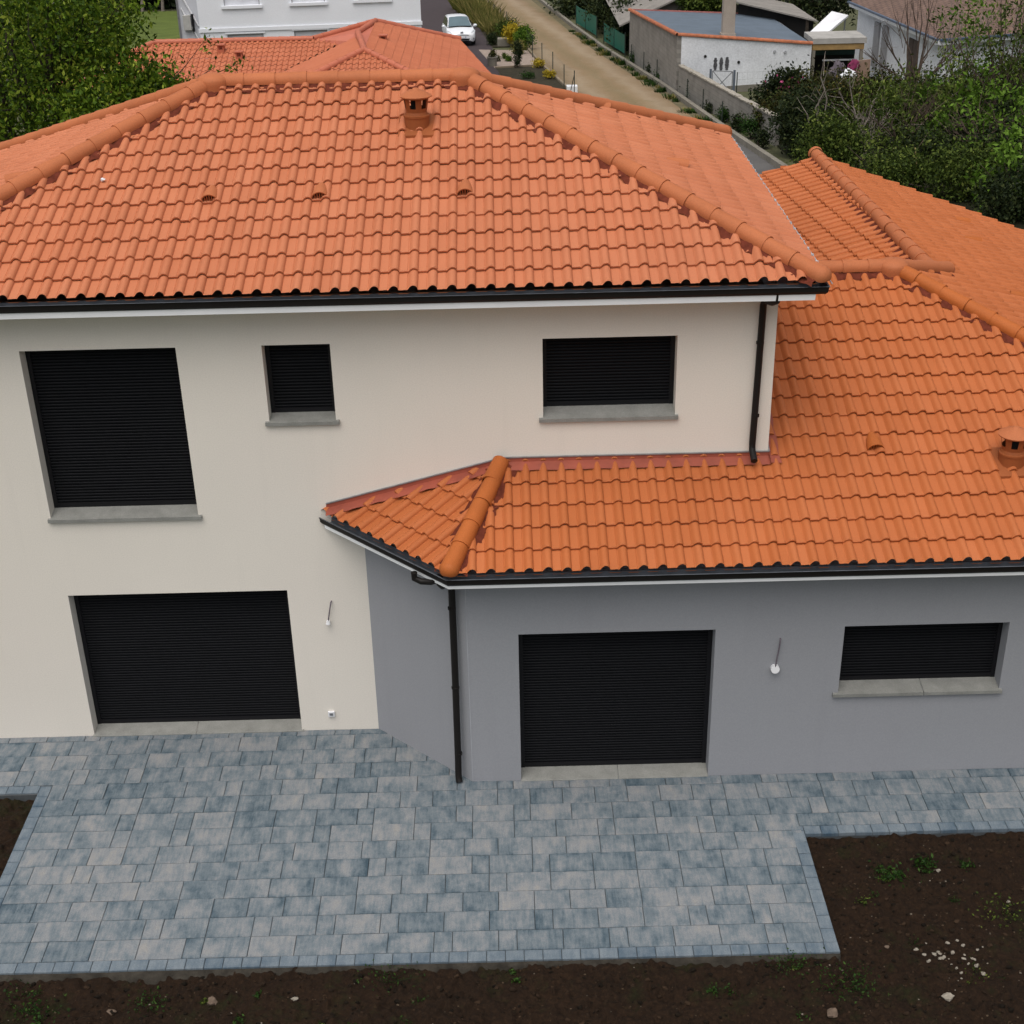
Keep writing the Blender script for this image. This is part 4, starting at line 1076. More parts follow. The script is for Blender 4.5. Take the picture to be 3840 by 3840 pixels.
# ------------------------------------------------------------------ shed, barns, carport on the right of the lane
def mat_block():
    m, n, l, b = new_mat('grey_concrete_blocks')
    uv = n.new('ShaderNodeUVMap'); uv.uv_map = 'tile'
    br = n.new('ShaderNodeTexBrick'); br.inputs['Scale'].default_value = 1; br.inputs['Brick Width'].default_value = .5; br.inputs['Row Height'].default_value = .21
    br.inputs['Mortar Size'].default_value = .012; br.inputs['Color1'].default_value = (.20, .188, .168, 1); br.inputs['Color2'].default_value = (.265, .25, .225, 1); br.inputs['Mortar'].default_value = (.125, .118, .105, 1)
    l.new(uv.outputs[0], br.inputs['Vector'])
    c = mix(n, l, .5, br.outputs[0], ramp(n, l, nz(n, l, 1.3, 5), [(.3, (.15, .14, .125)), (.7, (.30, .285, .26))]))
    l.new(c, b.inputs['Base Color']); b.inputs['Roughness'].default_value = .95
    bump(n, l, b, br.outputs['Fac'], -.5, .01)
    return m
M['block'] = mat_block()
def slab_uv(name, pts_bottom, pts_top, th, mat, parent):
    """vertical wall of thickness th through a polyline; uv in metres"""
    me_v = []; f = []; uv = []
    nseg = len(pts_bottom) - 1
    for i in range(nseg):
        a, b_, at_, bt = (np.array(q, float) for q in (pts_bottom[i], pts_bottom[i + 1], pts_top[i], pts_top[i + 1]))
        d = b_[:2] - a[:2]; L = np.linalg.norm(d); nrm = np.array([-d[1], d[0], 0]) / L * th
        V = [a, b_, bt, at_, a + nrm, b_ + nrm, bt + nrm, at_ + nrm]; o = len(me_v); me_v += [tuple(q) for q in V]
        U = [(0, a[2]), (L, b_[2]), (L, bt[2]), (0, at_[2])] * 2
        for q in ((0, 1, 2, 3), (5, 4, 7, 6), (3, 2, 6, 7), (1, 5, 6, 2), (4, 0, 3, 7), (4, 5, 1, 0)):
            f.append(tuple(o + k for k in q)); uv += [U[k] if q != (3, 2, 6, 7) else U[k] for k in q]
    off = np.array(wloc(parent)) if parent else np.zeros(3)
    me = bpy.data.meshes.new(name); me.from_pydata((np.array(me_v) - off).tolist(), [], f)
    ul = me.uv_layers.new(name='tile'); ul.data.foreach_set('uv', np.array(uv, np.float32).ravel()); me.update()
    return link_mesh(name, me, [mat], parent)

SC = [(13.62, 55.2), (20.5, 56.7), (20.2, 67.5), (12.62, 69.7)]; SZ = [.40, -.40, -.56, -.44]
shed = empty('shed', g(16.5, 60), 'low shed with white front and flat blue grey roof by the dirt lane', 'shed')
slab_uv('wall', [(*SC[0], -3.0), (*SC[3], -3.6)], [(*SC[0], SZ[0]), (*SC[3], SZ[3])], -.2, M['block'], shed)
mb = MB(); mb.add([(SC[0][0] + .2, SC[0][1], -3.0), (*SC[1], -3.0), (*SC[1], SZ[1]), (SC[0][0] + .2, SC[0][1], SZ[0] - .02), (SC[1][0] - .05, 67.4, -3.4), (SC[1][0] - .05, 67.4, -.6)], [(0, 1, 2, 3), (1, 4, 5, 2)])
front = build('wall', mb, M['shed_white'], shed); tag(front, 'stained white front wall of the shed')
slab_uv('plinth', [(SC[0][0] + .21, SC[0][1] - .03, -3.0), (SC[1][0], SC[1][1] - .03, -3.0)], [(SC[0][0] + .21, SC[0][1] - .03, -2.12), (SC[1][0], SC[1][1] - .03, -2.12)], .03, M['concrete'], shed)
mb = MB(); n_ = 10; vs = []
for j in range(n_ + 1):
    for i in range(n_ + 1):
        u, v = i / n_, j / n_
        p = [(1 - u) * (1 - v) * np.array([*SC[0], SZ[0]]) + u * (1 - v) * np.array([*SC[1], SZ[1]]) + u * v * np.array([*SC[2], SZ[2]]) + (1 - u) * v * np.array([*SC[3], SZ[3]])][0]
        vs.append((p[0], p[1], p[2] + .06))
mb.add(vs, [(j * 11 + i, j * 11 + i + 1, j * 11 + i + 12, j * 11 + i + 11) for j in range(10) for i in range(10)])
sroof = build('roof', mb, mat_basic('blue_grey_roofing_felt', (.105, .135, .170), .6, .22, 1.2, 12, .3, .4, fine=9), shed)
def tile_row(name, p, q, parent, mat, r=.11, seg=.38):
    mb = MB(); ridge(mb, p, q, r, seg, 0, False, 8); return build(name, mb, mat, parent, smooth=45)
M['old_ridge'] = mat_basic('weathered_orange_edge_tiles', (.36, .115, .050), .75, .35, 5, 30, .3)
tile_row('edge_tiles', (*SC[0], SZ[0] + .06), (*SC[1], SZ[1] + .06), sroof, M['old_ridge'])
tile_row('edge_tiles', (*SC[0], SZ[0] + .06), (*SC[3], SZ[3] + .06), sroof, M['old_ridge'])
tile_row('edge_tiles', (*SC[3], SZ[3] + .06), (*SC[2], SZ[2] + .06), sroof, mat_basic('dull_red_edge', (.22, .07, .06), .8, .2, 3), .07)
mb = MB(); cx_, cy_ = 16.35, 57.1
mb.box(cx_ - .30, cx_ + .30, cy_ - .26, cy_ + .26, -.2, 3.6); mb.box(cx_ - .36, cx_ + .36, cy_ - .32, cy_ + .32, -.2, .20)
build('chimney', mb, mat_basic('pink_grey_chimney_render', (.33, .285, .24), .9, .15, 2, 40, .3, fine=25), sroof)
fd = np.array(SC[1]) - np.array(SC[0]); fn = np.array([fd[1], -fd[0]]) / np.linalg.norm(fd)
def front_pt(t, z, o=.05): p = np.array(SC[0]) + fd * t + fn * o; return (p[0], p[1], z)
soot = mat_basic('soot_stain', (.075, .075, .08), .95, .5, 12)
for k_, t0 in enumerate((.282, .325, .368)):
    mb = MB(); vs = []; m_ = 14
    for i in range(m_ + 1):
        z = -.72 - .62 * i / m_; hw = (.0135 + random.gauss(0, .0016)) * math.sin(math.pi * (i + .8) / (m_ + 1.6)) ** .35
        vs += [front_pt(t0 - hw, z), front_pt(t0 + hw + random.gauss(0, .001), z)]
    mb.add(vs, [(2 * i, 2 * i + 1, 2 * i + 3, 2 * i + 2) for i in range(m_)]); build('soot_streak', mb, soot, front)
for t, z in ((.205, -.62), (.455, -1.0), (.72, -.60), (.80, -.66)):
    mb = MB(); p = front_pt(t, z, -.05); q = front_pt(t, z, .07); mb.tube([p, q], .07, 9); build('pipe_stub', mb, M['dark'] if t < .6 else M['panel_grey'], front)

M['fibre'] = mat_basic('grey_fibre_cement', (.23, .215, .195), .95, .22, 1.2, 20, .4, .2, fine=8)
barn = empty('barn', g(17, 75), 'grey gabled barn with fibre cement roof just behind the shed', 'barn')
slab_uv('wall', [(14.3, 71.2, -3.5), (19.5, 71.2, -3.5)], [(14.3, 71.2, -.62), (19.5, 71.2, -.62)], .25, M['block'], barn)
mb = MB(); mb.add([(14.3, 71.2, -.62), (19.5, 71.2, -.62), (16.9, 71.2, .62)], [(0, 1, 2)]); build('gable', mb, M['fibre'], barn)
mb = MB(); mb.add([(12.1, 70.6, -1.35), (16.9, 70.6, .72), (16.9, 86, .72), (12.1, 86, -1.35), (21.9, 70.6, -1.45), (21.9, 86, -1.45), (12.1, 70.6, -1.45), (16.9, 70.6, .62), (21.9, 70.6, -1.55)], [(0, 1, 2, 3), (1, 4, 5, 2), (6, 7, 1, 0), (7, 8, 4, 1)])
build('roof', mb, M['fibre'], barn)
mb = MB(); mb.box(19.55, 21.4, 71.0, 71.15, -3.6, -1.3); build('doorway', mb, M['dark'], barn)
lt = empty('lean_to', g(20.8, 64), 'grey fibre cement lean-to roof right of the chimney over a black opening', 'lean-to')
mb = MB(); mb.add([(17.8, 68.0, .35), (22.0, 62.6, -.14), (22.1, 70, -.3), (18.3, 73, .3), (17.8, 68.0, .27), (22.0, 62.6, -.22)], [(0, 1, 2, 3), (4, 5, 1, 0)]); build('roof', mb, M['fibre'], lt)
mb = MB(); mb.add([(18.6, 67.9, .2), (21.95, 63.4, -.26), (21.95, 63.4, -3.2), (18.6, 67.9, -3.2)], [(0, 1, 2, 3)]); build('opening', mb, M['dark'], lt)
for p in ((21.6, 63.3), (19.0, 67.6)):
    mb = MB(); mb.box(p[0] - .07, p[0] + .07, p[1] - .07, p[1] + .07, -3.2, -.1); build('post', mb, M['bark'], lt)

cp = empty('carport', g(21.3, 58), 'open carport with flat concrete slab roof and ochre beam between shed and white house', 'carport')
mb = MB(); mb.box(20.6, 23.3, 57.0, 59.2, -.42, -.16); build('roof', mb, mat_basic('pale_concrete_slab', (.33, .32, .30), .9, .15, 2), cp)
mb = MB(); mb.box(20.62, 23.2, 57.05, 57.2, -.72, -.425); build('beam', mb, mat_basic('ochre_beam', (.30, .19, .07), .8, .2, 3), cp)
mb = MB(); mb.box(20.62, 23.2, 58.9, 59.1, -3, -.425); build('dark_backing', mb, M['dark'], cp)  # near-black sheet: the carport's inner shade put into its colour
mb = MB(); mb.box(20.7, 23.1, 58.4, 58.5, -1.2, -.74); build('blind', mb, mat_basic('dark_green_board', (.012, .05, .045), .6), cp)
mb = MB(); mb.box(21.3, 23.0, 57.6, 57.7, -1.35, -1.28); build('rail', mb, M['white'], cp)
for x in (20.7, 23.1):
    mb = MB(); mb.box(x - .08, x + .08, 57.06, 57.2, -2.9, -.73); build('post', mb, M['concrete'], cp)
pn = empty('roof_sheet', (22.4, 62.4, -.8), 'white sheet roof panel tilted up behind the carport', 'roof panel')
mb = MB(); mb.add([(21.3, 62.0, -.80), (22.2, 62.0, -.86), (23.75, 63.2, .02), (22.85, 63.2, .24), (21.3, 62.0, -.90), (22.2, 62.0, -.96), (23.75, 63.2, -.08), (22.85, 63.2, .14)], [(0, 1, 2, 3), (4, 5, 1, 0), (5, 6, 2, 1), (6, 7, 3, 2), (7, 4, 0, 3), (7, 6, 5, 4)])
build('sheet', mb, mat_basic('white_sheet', (.78, .79, .82), .4, .03, 2), pn)
mb = MB(); mb.tube([(21.35, 62.1, -2.9), (21.35, 62.1, -.88)], .04, 6); mb.tube([(23.6, 63.2, -2.9), (23.6, 63.2, -.1)], .04, 6); build('support', mb, M['steel'], pn)
mb = MB(); mb.blob((22.5, 55.9, -1.35), (.26, .2, .30), 3, .35, 12); tag(build('pink_bag', mb, mat_basic('magenta_cloth', (.16, .012, .06), .8, .4, 7), smooth=60), 'crumpled magenta bag in the junk in front of the carport', 'bag')
mb = MB(); mb.obox((22.95, 55.95), (.94, .34), (-.34, .94), .40, .03, -2.4, -1.05); tag(build('board', mb, mat_basic('brown_board', (.30, .20, .15), .8, .2, 3)), 'brown board leaning beside the magenta bag', 'board')
mb = MB(); mb.blob((22.15, 55.6, -1.75), (.35, .3, .30), 9, .3, 12); tag(build('white_sack', mb, M['shed_white'], smooth=60), 'white sack below the magenta bag', 'sack')
mb = MB(); mb.blob((21.75, 56.2, -1.6), (.35, .3, .45), 13, .4, 12); tag(build('dark_bundle', mb, M['wire'], smooth=60), 'dark bundle of scrap left of the magenta bag', 'scrap')

# white house on the right with a brown tiled roof
wr = empty('brown_roof_house', g(29, 55), 'white walled house with brown tiled roof and white eaves behind the right hand trees', 'house')
WZ = .80; W0, W1, W2 = (23.62, 62.6), (24.81, 50.09), (34.0, 52.6)
ins = .45
mb = MB(); w0, w1, w2 = (24.1, 62.5), (25.28, 50.62), (34.0, 53.1)
wall_holes(mb, w0, w1, -3.0, .66, [(7.6, 8.8, -2.2, .15)], .2); wall_holes(mb, w1, w2, -3.0, .66, [], .2); wall_holes(mb, w2, (33, 63), -3, .66, []); wall_holes(mb, (33, 63), w0, -3, .66, [])
build('wall', mb, M['shed_white'], wr)
mb = MB(); d_ = (np.array(w1) - np.array(w0)); d_ /= np.linalg.norm(d_); nn_ = np.array([d_[1], -d_[0]])
for a0 in (7.62, 8.22):
    p = np.array(w0) + d_ * (a0 + .28) + nn_ * .03; mb.obox(p, d_, nn_, .27, .02, -2.2, .14)
build('shutter', mb, mat_basic('brown_shutters', (.075, .055, .045), .7, .2, 6), wr)
for a0 in (3.2, 4.4):
    mb = MB(); p = np.array(w0) + d_ * a0 + nn_ * .05; mb.obox(p, d_, nn_, .35, .05, -2.0, .2); build('pillar', mb, mat_basic('grey_pillar', (.30, .30, .31), .9, .1, 2), wr)
mb = MB()
def skew(mb, a, b_, h0, h1): pass
apx0, apx1 = (28.6, 60.5, 2.6), (29.6, 56.2, 2.6)
def flat_tiles(name, quad_, mat, parent, th=.06):
    mb = MB(); q = [Vector(p) for p in quad_]
    mb.add(q + [p - Vector((0, 0, th)) for p in q], [tuple(range(len(q)))] + [(i, len(q) + i, len(q) + (i + 1) % len(q), (i + 1) % len(q)) for i in range(len(q))])
    return mb
def mat_brown():
    m, n, l, b = new_mat('brown_flat_tiles')
    uv = n.new('ShaderNodeTexCoord'); br = n.new('ShaderNodeTexBrick')
    mp = n.new('ShaderNodeMapping'); l.new(uv.outputs['Object'], mp.inputs[0]); mp.inputs['Rotation'].default_value = (0, 0, R(-14))
    br.inputs['Scale'].default_value = 1; br.inputs['Brick Width'].default_value = .26; br.inputs['Row Height'].default_value = .34; br.inputs['Mortar Size'].default_value = .03
    br.inputs['Color1'].default_value = (.125, .075, .055, 1); br.inputs['Color2'].default_value = (.17, .105, .08, 1); br.inputs['Mortar'].default_value = (.05, .03, .025, 1)
    l.new(mp.outputs[0], br.inputs['Vector'])
    c = mix(n, l, .4, br.outputs[0], ramp(n, l, nz(n, l, 1.2, 5), [(.3, (.085, .055, .042)), (.7, (.20, .13, .10))]))
    l.new(c, b.inputs['Base Color']); b.inputs['Roughness'].default_value = .9; bump(n, l, b, br.outputs['Fac'], -.8, .03)
    return m
M['brown_tile'] = mat_brown()
mb = MB(); mb.add([(*W0, WZ), (*W1, WZ), (*W2, WZ), (34, 56.8, 2.45), (28.9, 56.0, 2.75), (28.0, 62.5, 2.75)], [(0, 1, 4, 5), (1, 2, 3, 4)])
build('roof', mb, M['brown_tile'], wr)
mb = MB()
for a_, b_ in ((W0, W1), (W1, W2)):
    a_ = np.array(a_); b_ = np.array(b_); d_ = (b_ - a_) / np.linalg.norm(b_ - a_); o_ = np.array([d_[1], -d_[0]])
    mb.obox((a_ + b_) / 2 + o_ * .0, d_, o_, np.linalg.norm(b_ - a_) / 2, .02, WZ - .24, WZ - .02)
    mb.obox((a_ + b_) / 2 - o_ * .25, d_, o_, np.linalg.norm(b_ - a_) / 2, .23, WZ - .26, WZ - .245)
build('fascia', mb, M['pvc'], wr)
mb = MB()
for a_, b_ in ((W0, W1), (W1, W2)):
    a_ = np.array(a_); b_ = np.array(b_); d_ = (b_ - a_) / np.linalg.norm(b_ - a_); o_ = np.array([d_[1], -d_[0]])
    mb.obox((a_ + b_) / 2 + o_ * .09, d_, o_, np.linalg.norm(b_ - a_) / 2, .06, WZ - .06, WZ + .03)
build('gutter', mb, mat_basic('slate_blue_gutter', (.06, .09, .14), .4, .1, 3), wr)

# walls along the lane
LW_ = [(14.25, 45), (13.2, 57.2), (12.1, 67.5), (11.35, 74.3), (10.2, 87.7), (8.4, 111.8)]
LB = [(15.4, 33.5)] + LW_
kw = slab_uv('low_wall', [(x, y, gz(x, y) - .2) for x, y in LB], [(x, y, gz(x, y) + .22) for x, y in LB], -.22, M['concrete'], None)
tag(kw, 'long low concrete kerb wall along the right side of the dirt lane', 'wall')
bw = slab_uv('block_wall', [(15.9, 41.0, gz(0, 41) - .1), (13.72, 55.1, gz(0, 55) - .1)], [(15.9, 41.0, gz(0, 41) + 1.05), (13.72, 55.1, gz(0, 55) + 1.36)], -.18, M['block'], None)
tag(bw, 'grey concrete block wall running from the shed corner to the bushes', 'wall')
mb = MB()
for i in range(40):
    t = (i + .5) / 40; x = 15.9 + (13.72 - 15.9) * t + .09; y = 41.0 + 14.1 * t; z = gz(0, 41) + 1.05 + (gz(0, 55) + 1.36 - gz(0, 41) - 1.05) * t
    mb.obox((x, y), (-.153, .988), (.988, .153), .176, .12 + random.random() * .03, z + .003, z + .05 + random.random() * .03)
cop = build('coping', mb, mat_basic('rough_coping', (.30, .275, .23), .95, .3, 6, 40, .5), bw)

# wire fences
M['post'] = mat_basic('dark_green_steel_post', (.018, .028, .022), .5, .2, 4)
M['fwire'] = mat_basic('fence_wire', (.10, .13, .11), .5, .1, 4)
def fence(label, pts, h, braces=(), mats='post', wires=4):
    root = empty('wire_fence', g(*pts[0]), label, 'fence')
    for i, (x, y) in enumerate(pts):
        mb = MB(); z = gz(x, y); mb.box(x - .022, x + .022, y - .022, y + .022, z - .2, z + h + random.gauss(0, .02)); build('post', mb, M[mats], root)
    for (x, y, dx, dy) in braces:
        mb = MB(); z = gz(x, y); mb.tube([(x + dx, y + dy, z), (x, y, z + h * .85)], .02, 5); build('brace', mb, M[mats], root)
    mb = MB()
    for k_ in range(wires):
        zz = .08 + (h - .12) * k_ / (wires - 1)
        for (x, y), (x2, y2) in zip(pts[:-1], pts[1:]): mb.tube([(x, y, gz(x, y) + zz), (x2, y2, gz(x2, y2) + zz)], .0028, 3, cap=False)
    for (x, y), (x2, y2) in zip(pts[:-1], pts[1:]):
        n_ = int(math.hypot(x2 - x, y2 - y) / .25)
        for j in range(1, n_):
            t = j / n_; xx, yy = x + (x2 - x) * t, y + (y2 - y) * t; z = gz(xx, yy); mb.tube([(xx, yy, z + .05), (xx, yy, z + h - .04)], .0016, 3, cap=False)
    build('wire_mesh', mb, M['fwire'], root)
    return root
FP = [(3.75, 104), (4.05, 99.2), (4.38, 96.4), (4.80, 92.5), (5.25, 89.6), (5.65, 86.6), (6.15, 82.0), (6.58, 77.0), (7.01, 71.4), (7.44, 67.4), (7.87, 62.8), (8.25, 58.0), (8.62, 55.2)]
fence('wire fence on dark steel posts between the gardens and the dirt lane', FP, 1.25, [(5.65, 86.6, .1, -1.2), (5.65, 86.6, -.1, 1.2), (8.62, 55.2, -.15, 1.0)])
FR = [(x + .16, y) for x, y in ((14.35, 46.0), (14.02, 49.6), (13.72, 52.9), (13.40, 56.4), (13.06, 60.2), (12.72, 63.7), (12.38, 67.4))]
fence('thin wire fence standing on the kerb wall in front of the block walls', FR, 1.05)
gp = empty('screen_fence', g(11.2, 82), 'green fabric windbreak screens stretched on posts along the lane', 'screen')
M['green'] = mat_basic('green_windbreak_fabric', (.010, .125, .085), .6, .12, 3, 30, .2)
for (a, b_, h0, h1) in (((10.62, 89.5), (11.05, 85.4), 1.3, 1.3), ((11.05, 85.4), (11.50, 81.0), 1.3, 1.25), ((11.75, 77.9), (12.12, 74.4), 1.2, 1.2), ((12.12, 74.4), (12.48, 70.9), 1.2, 1.2)):
    mb = MB(); n_ = 8; vs = []
    for i in range(n_ + 1):
        t = i / n_; x = a[0] + (b_[0] - a[0]) * t; y = a[1] + (b_[1] - a[1]) * t; z = gz(x, y); sg = .05 * math.sin(math.pi * t)
        for o in (0, .02): vs += [(x + o + sg * .5, y, z + .12), (x + o + sg, y, z + .7), (x + o, y, z + h0 - sg * .6)]
    fs = []
    for i in range(n_):
        o = i * 6; fs += [(o, o + 6, o + 7, o + 1), (o + 1, o + 7, o + 8, o + 2), (o + 9, o + 3, o + 4, o + 10), (o + 10, o + 4, o + 5, o + 11), (o + 2, o + 8, o + 11, o + 5)]
    mb.add(vs, fs); build('screen_panel', mb, M['green'], gp, smooth=40)
for x, y in ((10.62, 89.5), (11.05, 85.4), (11.5, 81.0), (11.75, 77.9), (12.12, 74.4), (12.48, 70.9)):
    mb = MB(); mb.box(x - .03, x + .03, y - .03, y + .03, gz(x, y) - .1, gz(x, y) + 1.35); build('post', mb, M['post'], gp)

gt = empty('gate', (15.7, 54.6, gz(0, 54.6)), 'grey steel gate with crossed braces in front of the white shed wall', 'gate')
ga, gb = np.array([15.25, 54.85]), np.array([16.35, 54.45])
for p in (ga, gb):
    mb = MB(); mb.box(p[0] - .05, p[0] + .05, p[1] - .05, p[1] + .05, -2.6, -1.12); build('post', mb, mat_basic('blue_grey_steel', (.10, .12, .15), .5), gt)
mb = MB(); P3 = lambda p, z: (p[0], p[1], z)
a2, b2 = ga + (gb - ga) * .08, ga + (gb - ga) * .92
for p, q in ((P3(a2, -1.2), P3(b2, -1.2)), (P3(a2, -2.25), P3(b2, -2.25)), (P3(a2, -1.2), P3(b2, -2.25)), (P3(b2, -1.2), P3(a2, -2.25)), (P3(a2, -1.2), P3(a2, -2.25)), (P3(b2, -1.2), P3(b2, -2.25))): mb.tube([p, q], .022, 5)
build('frame', mb, mat_basic('grey_steel_tube', (.16, .17, .18), .5), gt)
for i, (pp, lab) in enumerate((([(14.15, 54.9, -2.3), (14.08, 54.9, -1.1)], 'rusty rod standing at the left end of the white shed wall'), ([(14.4, 54.8, -2.3), (14.72, 54.85, -1.3)], 'grey rod leaning right of the rusty rod by the shed'))):
    mb = MB(); mb.tube(pp, .035, 6); tag(build('rod', mb, M['steel'] if i else M['bark_bare']), lab, 'rod')
fence('short wire fence right of the crossed gate', [(16.5, 54.5), (18.3, 54.9), (20.0, 55.2)], 1.1)

# ------------------------------------------------------------------ white car on the drive
M['car'] = mat_basic('white_car_paint', (.74, .76, .79), .22, .02, 1, spec=.6)
M['glass'] = mat_basic('tinted_car_glass', (.10, .15, .17), .08, .1, 1, spec=.9)
M['glass_side'] = mat_basic('dark_side_glass', (.015, .018, .02), .08, .1, 1, spec=.8)
M['tyre'] = mat_basic('tyre_rubber', (.012, .012, .013), .8, .1, 4)
M['rim'] = mat_basic('alloy_rim', (.42, .43, .45), .3, .1, 4, metal=.8)
M['lamp'] = mat_basic('headlamp_glass', (.50, .53, .56), .12, .15, 8, spec=.8)
car = empty('parked_car', (0, 0, 0), 'white people carrier parked facing forward on the dark drive beside the white house', 'car')
def loft(mb, secs, close=True):
    k = len(secs[0]); o = [p for s in secs for p in s]; fs = []
    for i in range(len(secs) - 1):
        for j in range(k - 1): fs.append((i * k + j, i * k + j + 1, (i + 1) * k + j + 1, (i + 1) * k + j))
    fs.append(tuple(range(k))); fs.append(tuple((len(secs) - 1) * k + j for j in range(k - 1, -1, -1)))
    mb.add(o, fs)
mb = MB(); secs = []
for y, w_, zb, zt in ((0, .60, .34, .70), (.06, .74, .27, .76), (.2, .86, .22, .83), (.5, .915, .2, .92), (.9, .925, .2, 1.0), (1.25, .925, .2, 1.07), (2.2, .925, .2, 1.09), (3.5, .92, .2, 1.11), (4.2, .89, .24, 1.10), (4.45, .82, .3, 1.02), (4.5, .7, .4, .9)):
    half = [(w_ * .86, zb), (w_ * .97, zb + .10), (w_, zb + (zt - zb) * .5), (w_ * .975, zt - .13), (w_ * .93, zt - .05), (w_ * .78, zt), (w_ * .35, zt + .035), (0, zt + .042)]
    secs.append([(x, y, z) for x, z in half] + [(-x, y, z) for x, z in half[-2::-1]])
loft(mb, secs)
secs = []
for y, wb_, wr_, zr in ((1.12, .78, .76, 1.09), (1.55, .83, .68, 1.34), (2.05, .85, .63, 1.575), (2.5, .86, .63, 1.63), (3.2, .86, .63, 1.64), (4.0, .84, .62, 1.60), (4.22, .82, .62, 1.5), (4.42, .78, .70, 1.1)):
    half = [(wb_, 1.02), (wb_ - .02, 1.08), ((wb_ + wr_) / 2, (1.08 + zr) / 2), (wr_ + .03, zr - .07), (wr_ - .06, zr - .01), (wr_ * .5, zr + .02), (0, zr + .026)]
    secs.append([(x, y, z) for x, z in half] + [(-x, y, z) for x, z in half[-2::-1]])
loft(mb, secs)
build('body', mb, M['car'], car, smooth=40)
mb = MB(); k = 7; vs = []
for i in range(k + 1):
    t = i / k
    for j in range(9):
        s_ = -1 + 2 * j / 8; y = 1.10 + t * .93; z = 1.09 + t * .50; w_ = .74 + (.59 - .74) * t
        vs.append((s_ * w_, y - .035 * (1 - s_ * s_) + .0, z + .045 * (1 - s_ * s_) + .012))
mb.add(vs, [(i * 9 + j, i * 9 + j + 1, (i + 1) * 9 + j + 1, (i + 1) * 9 + j) for i in range(k) for j in range(8)])
build('windscreen', mb, M['glass'], car, smooth=60)
mb = MB(); mb.box(-.70, .70, 1.035, 1.10, 1.095, 1.125); build('wiper_cowl', mb, M['blackframe'], car)
for sg in (-1, 1):
    for y0, y1_, za, zb_ in ((1.55, 1.98, 1.34, 1.50), (2.03, 2.85, 1.54, 1.55), (2.95, 3.85, 1.56, 1.53)):
        mb = MB(); xo = lambda z: sg * (.862 - (z - 1.08) * .37)
        mb.add([(xo(1.12), y0 - (.22 if y0 < 1.6 else 0), 1.12), (xo(1.12), y1_, 1.12), (xo(zb_), y1_, zb_), (xo(za), y0, za)], [(0, 1, 2, 3) if sg > 0 else (3, 2, 1, 0)])
        build('side_window', mb, M['glass_side'], car)
    mb = MB(); mb.add([(sg * x, y, z) for x, y, z in ((.50, .045, .735), (.63, .04, .60), (.79, .15, .63), (.885, .42, .84), (.90, .62, .93), (.80, .42, .915), (.68, .20, .84))], [tuple(range(7)) if sg < 0 else tuple(range(6, -1, -1))])
    mb.v = [(x + sg * .012, y - .012, z + .012) for x, y, z in mb.v]; build('headlight', mb, M['lamp'], car)
    mb = MB(); mb.blob((sg * 1.02, 1.35, 1.12), (.13, .08, .09), 2, .05, 10); mb.box(min(sg * .86, sg * .98), max(sg * .86, sg * .98), 1.33, 1.38, 1.06, 1.10); build('wing_mirror', mb, M['car'] if sg < 0 else M['car'], car, smooth=60)
    mb = MB(); mb.add([(sg * x, y, z) for x, y, z in ((.56, .035, .50), (.76, .085, .50), (.80, .10, .40), (.60, .035, .36))], [(0, 1, 2, 3)]); mb.v = [(x, y - .015, z) for x, y, z in mb.v]; build('fog_light', mb, M['blackframe'], car)
    for y in (.86, 3.62):
        mb = MB(); cx = sg * .80
        for xs_a, xs_b, r_, mi in ((cx - .11, cx + .125, .325, 0),):
            n_ = 20; vs = [(xx, y + rr * math.cos(2 * math.pi * q / n_), .325 + rr * math.sin(2 * math.pi * q / n_)) for xx, rr in ((xs_a, .2), (xs_a, .32), (xs_b - .02, .325), (xs_b, .30), (xs_b, .215)) for q in range(n_)]
            mb.add([(cx + (v_[0] - cx) * sg, v_[1], v_[2]) for v_ in vs], [(a * n_ + q, a * n_ + (q + 1) % n_, (a + 1) * n_ + (q + 1) % n_, (a + 1) * n_ + q) for a in range(4) for q in range(n_)])
        wh_ = build('wheel', mb, M['tyre'], car, smooth=40)
        mb = MB(); n_ = 20; xx = cx + sg * .10; mb.add([(xx, y + .21 * math.cos(2 * math.pi * q / n_), .325 + .21 * math.sin(2 * math.pi * q / n_)) for q in range(n_)], [tuple(range(n_))]); build('rim', mb, M['rim'], wh_)
mb = MB(); mb.add([(-.42, -.018, .665), (.42, -.018, .665), (.46, -.012, .635), (-.46, -.012, .635)], [(0, 1, 2, 3)]); build('upper_grille', mb, M['blackframe'], car)
mb = MB(); mb.add([(-.52, -.012, .46), (.52, -.012, .46), (.46, -.006, .35), (-.46, -.006, .35)], [(0, 1, 2, 3)]); build('lower_grille', mb, M['blackframe'], car)
mb = MB(); mb.box(-.26, .26, -.028, -.010, .50, .60); pl = build('number_plate', mb, M['white'], car)
mb = MB()
for sg in (-1, 1): mb.box(min(sg * .222, sg * .258), max(sg * .222, sg * .258), -.032, -.0285, .502, .598)
build('plate_band', mb, mat_basic('plate_blue', (.02, .06, .30), .5), pl)
# rampant animal emblem on the nose
em = [(-.10, .00), (-.07, .05), (-.10, .085), (-.06, .10), (-.02, .075), (.02, .09), (.05, .12), (.09, .12), (.10, .09), (.06, .08), (.09, .055), (.12, .06), (.115, .03), (.07, .03), (.05, .005), (.085, -.03), (.05, -.045), (.02, -.01), (-.02, -.005), (-.03, -.04), (-.07, -.045), (-.06, -.015)]
mb = MB(); mb.add([(x, .095 + z * .75 - .06 , .80 + z * .55) for x, z in em] , [tuple(range(len(em)))])
mb.v = [(x, y - .035, z + .02) for x, y, z in mb.v]; build('emblem', mb, mat_basic('dark_chrome', (.05, .05, .06), .25, .1, 5, metal=.6), car)
ca = R(7.0); car.rotation_euler = (R(-2.8), 0, ca)
car.location = (2.70, 77.70, gz(0, 77.7) + .01)

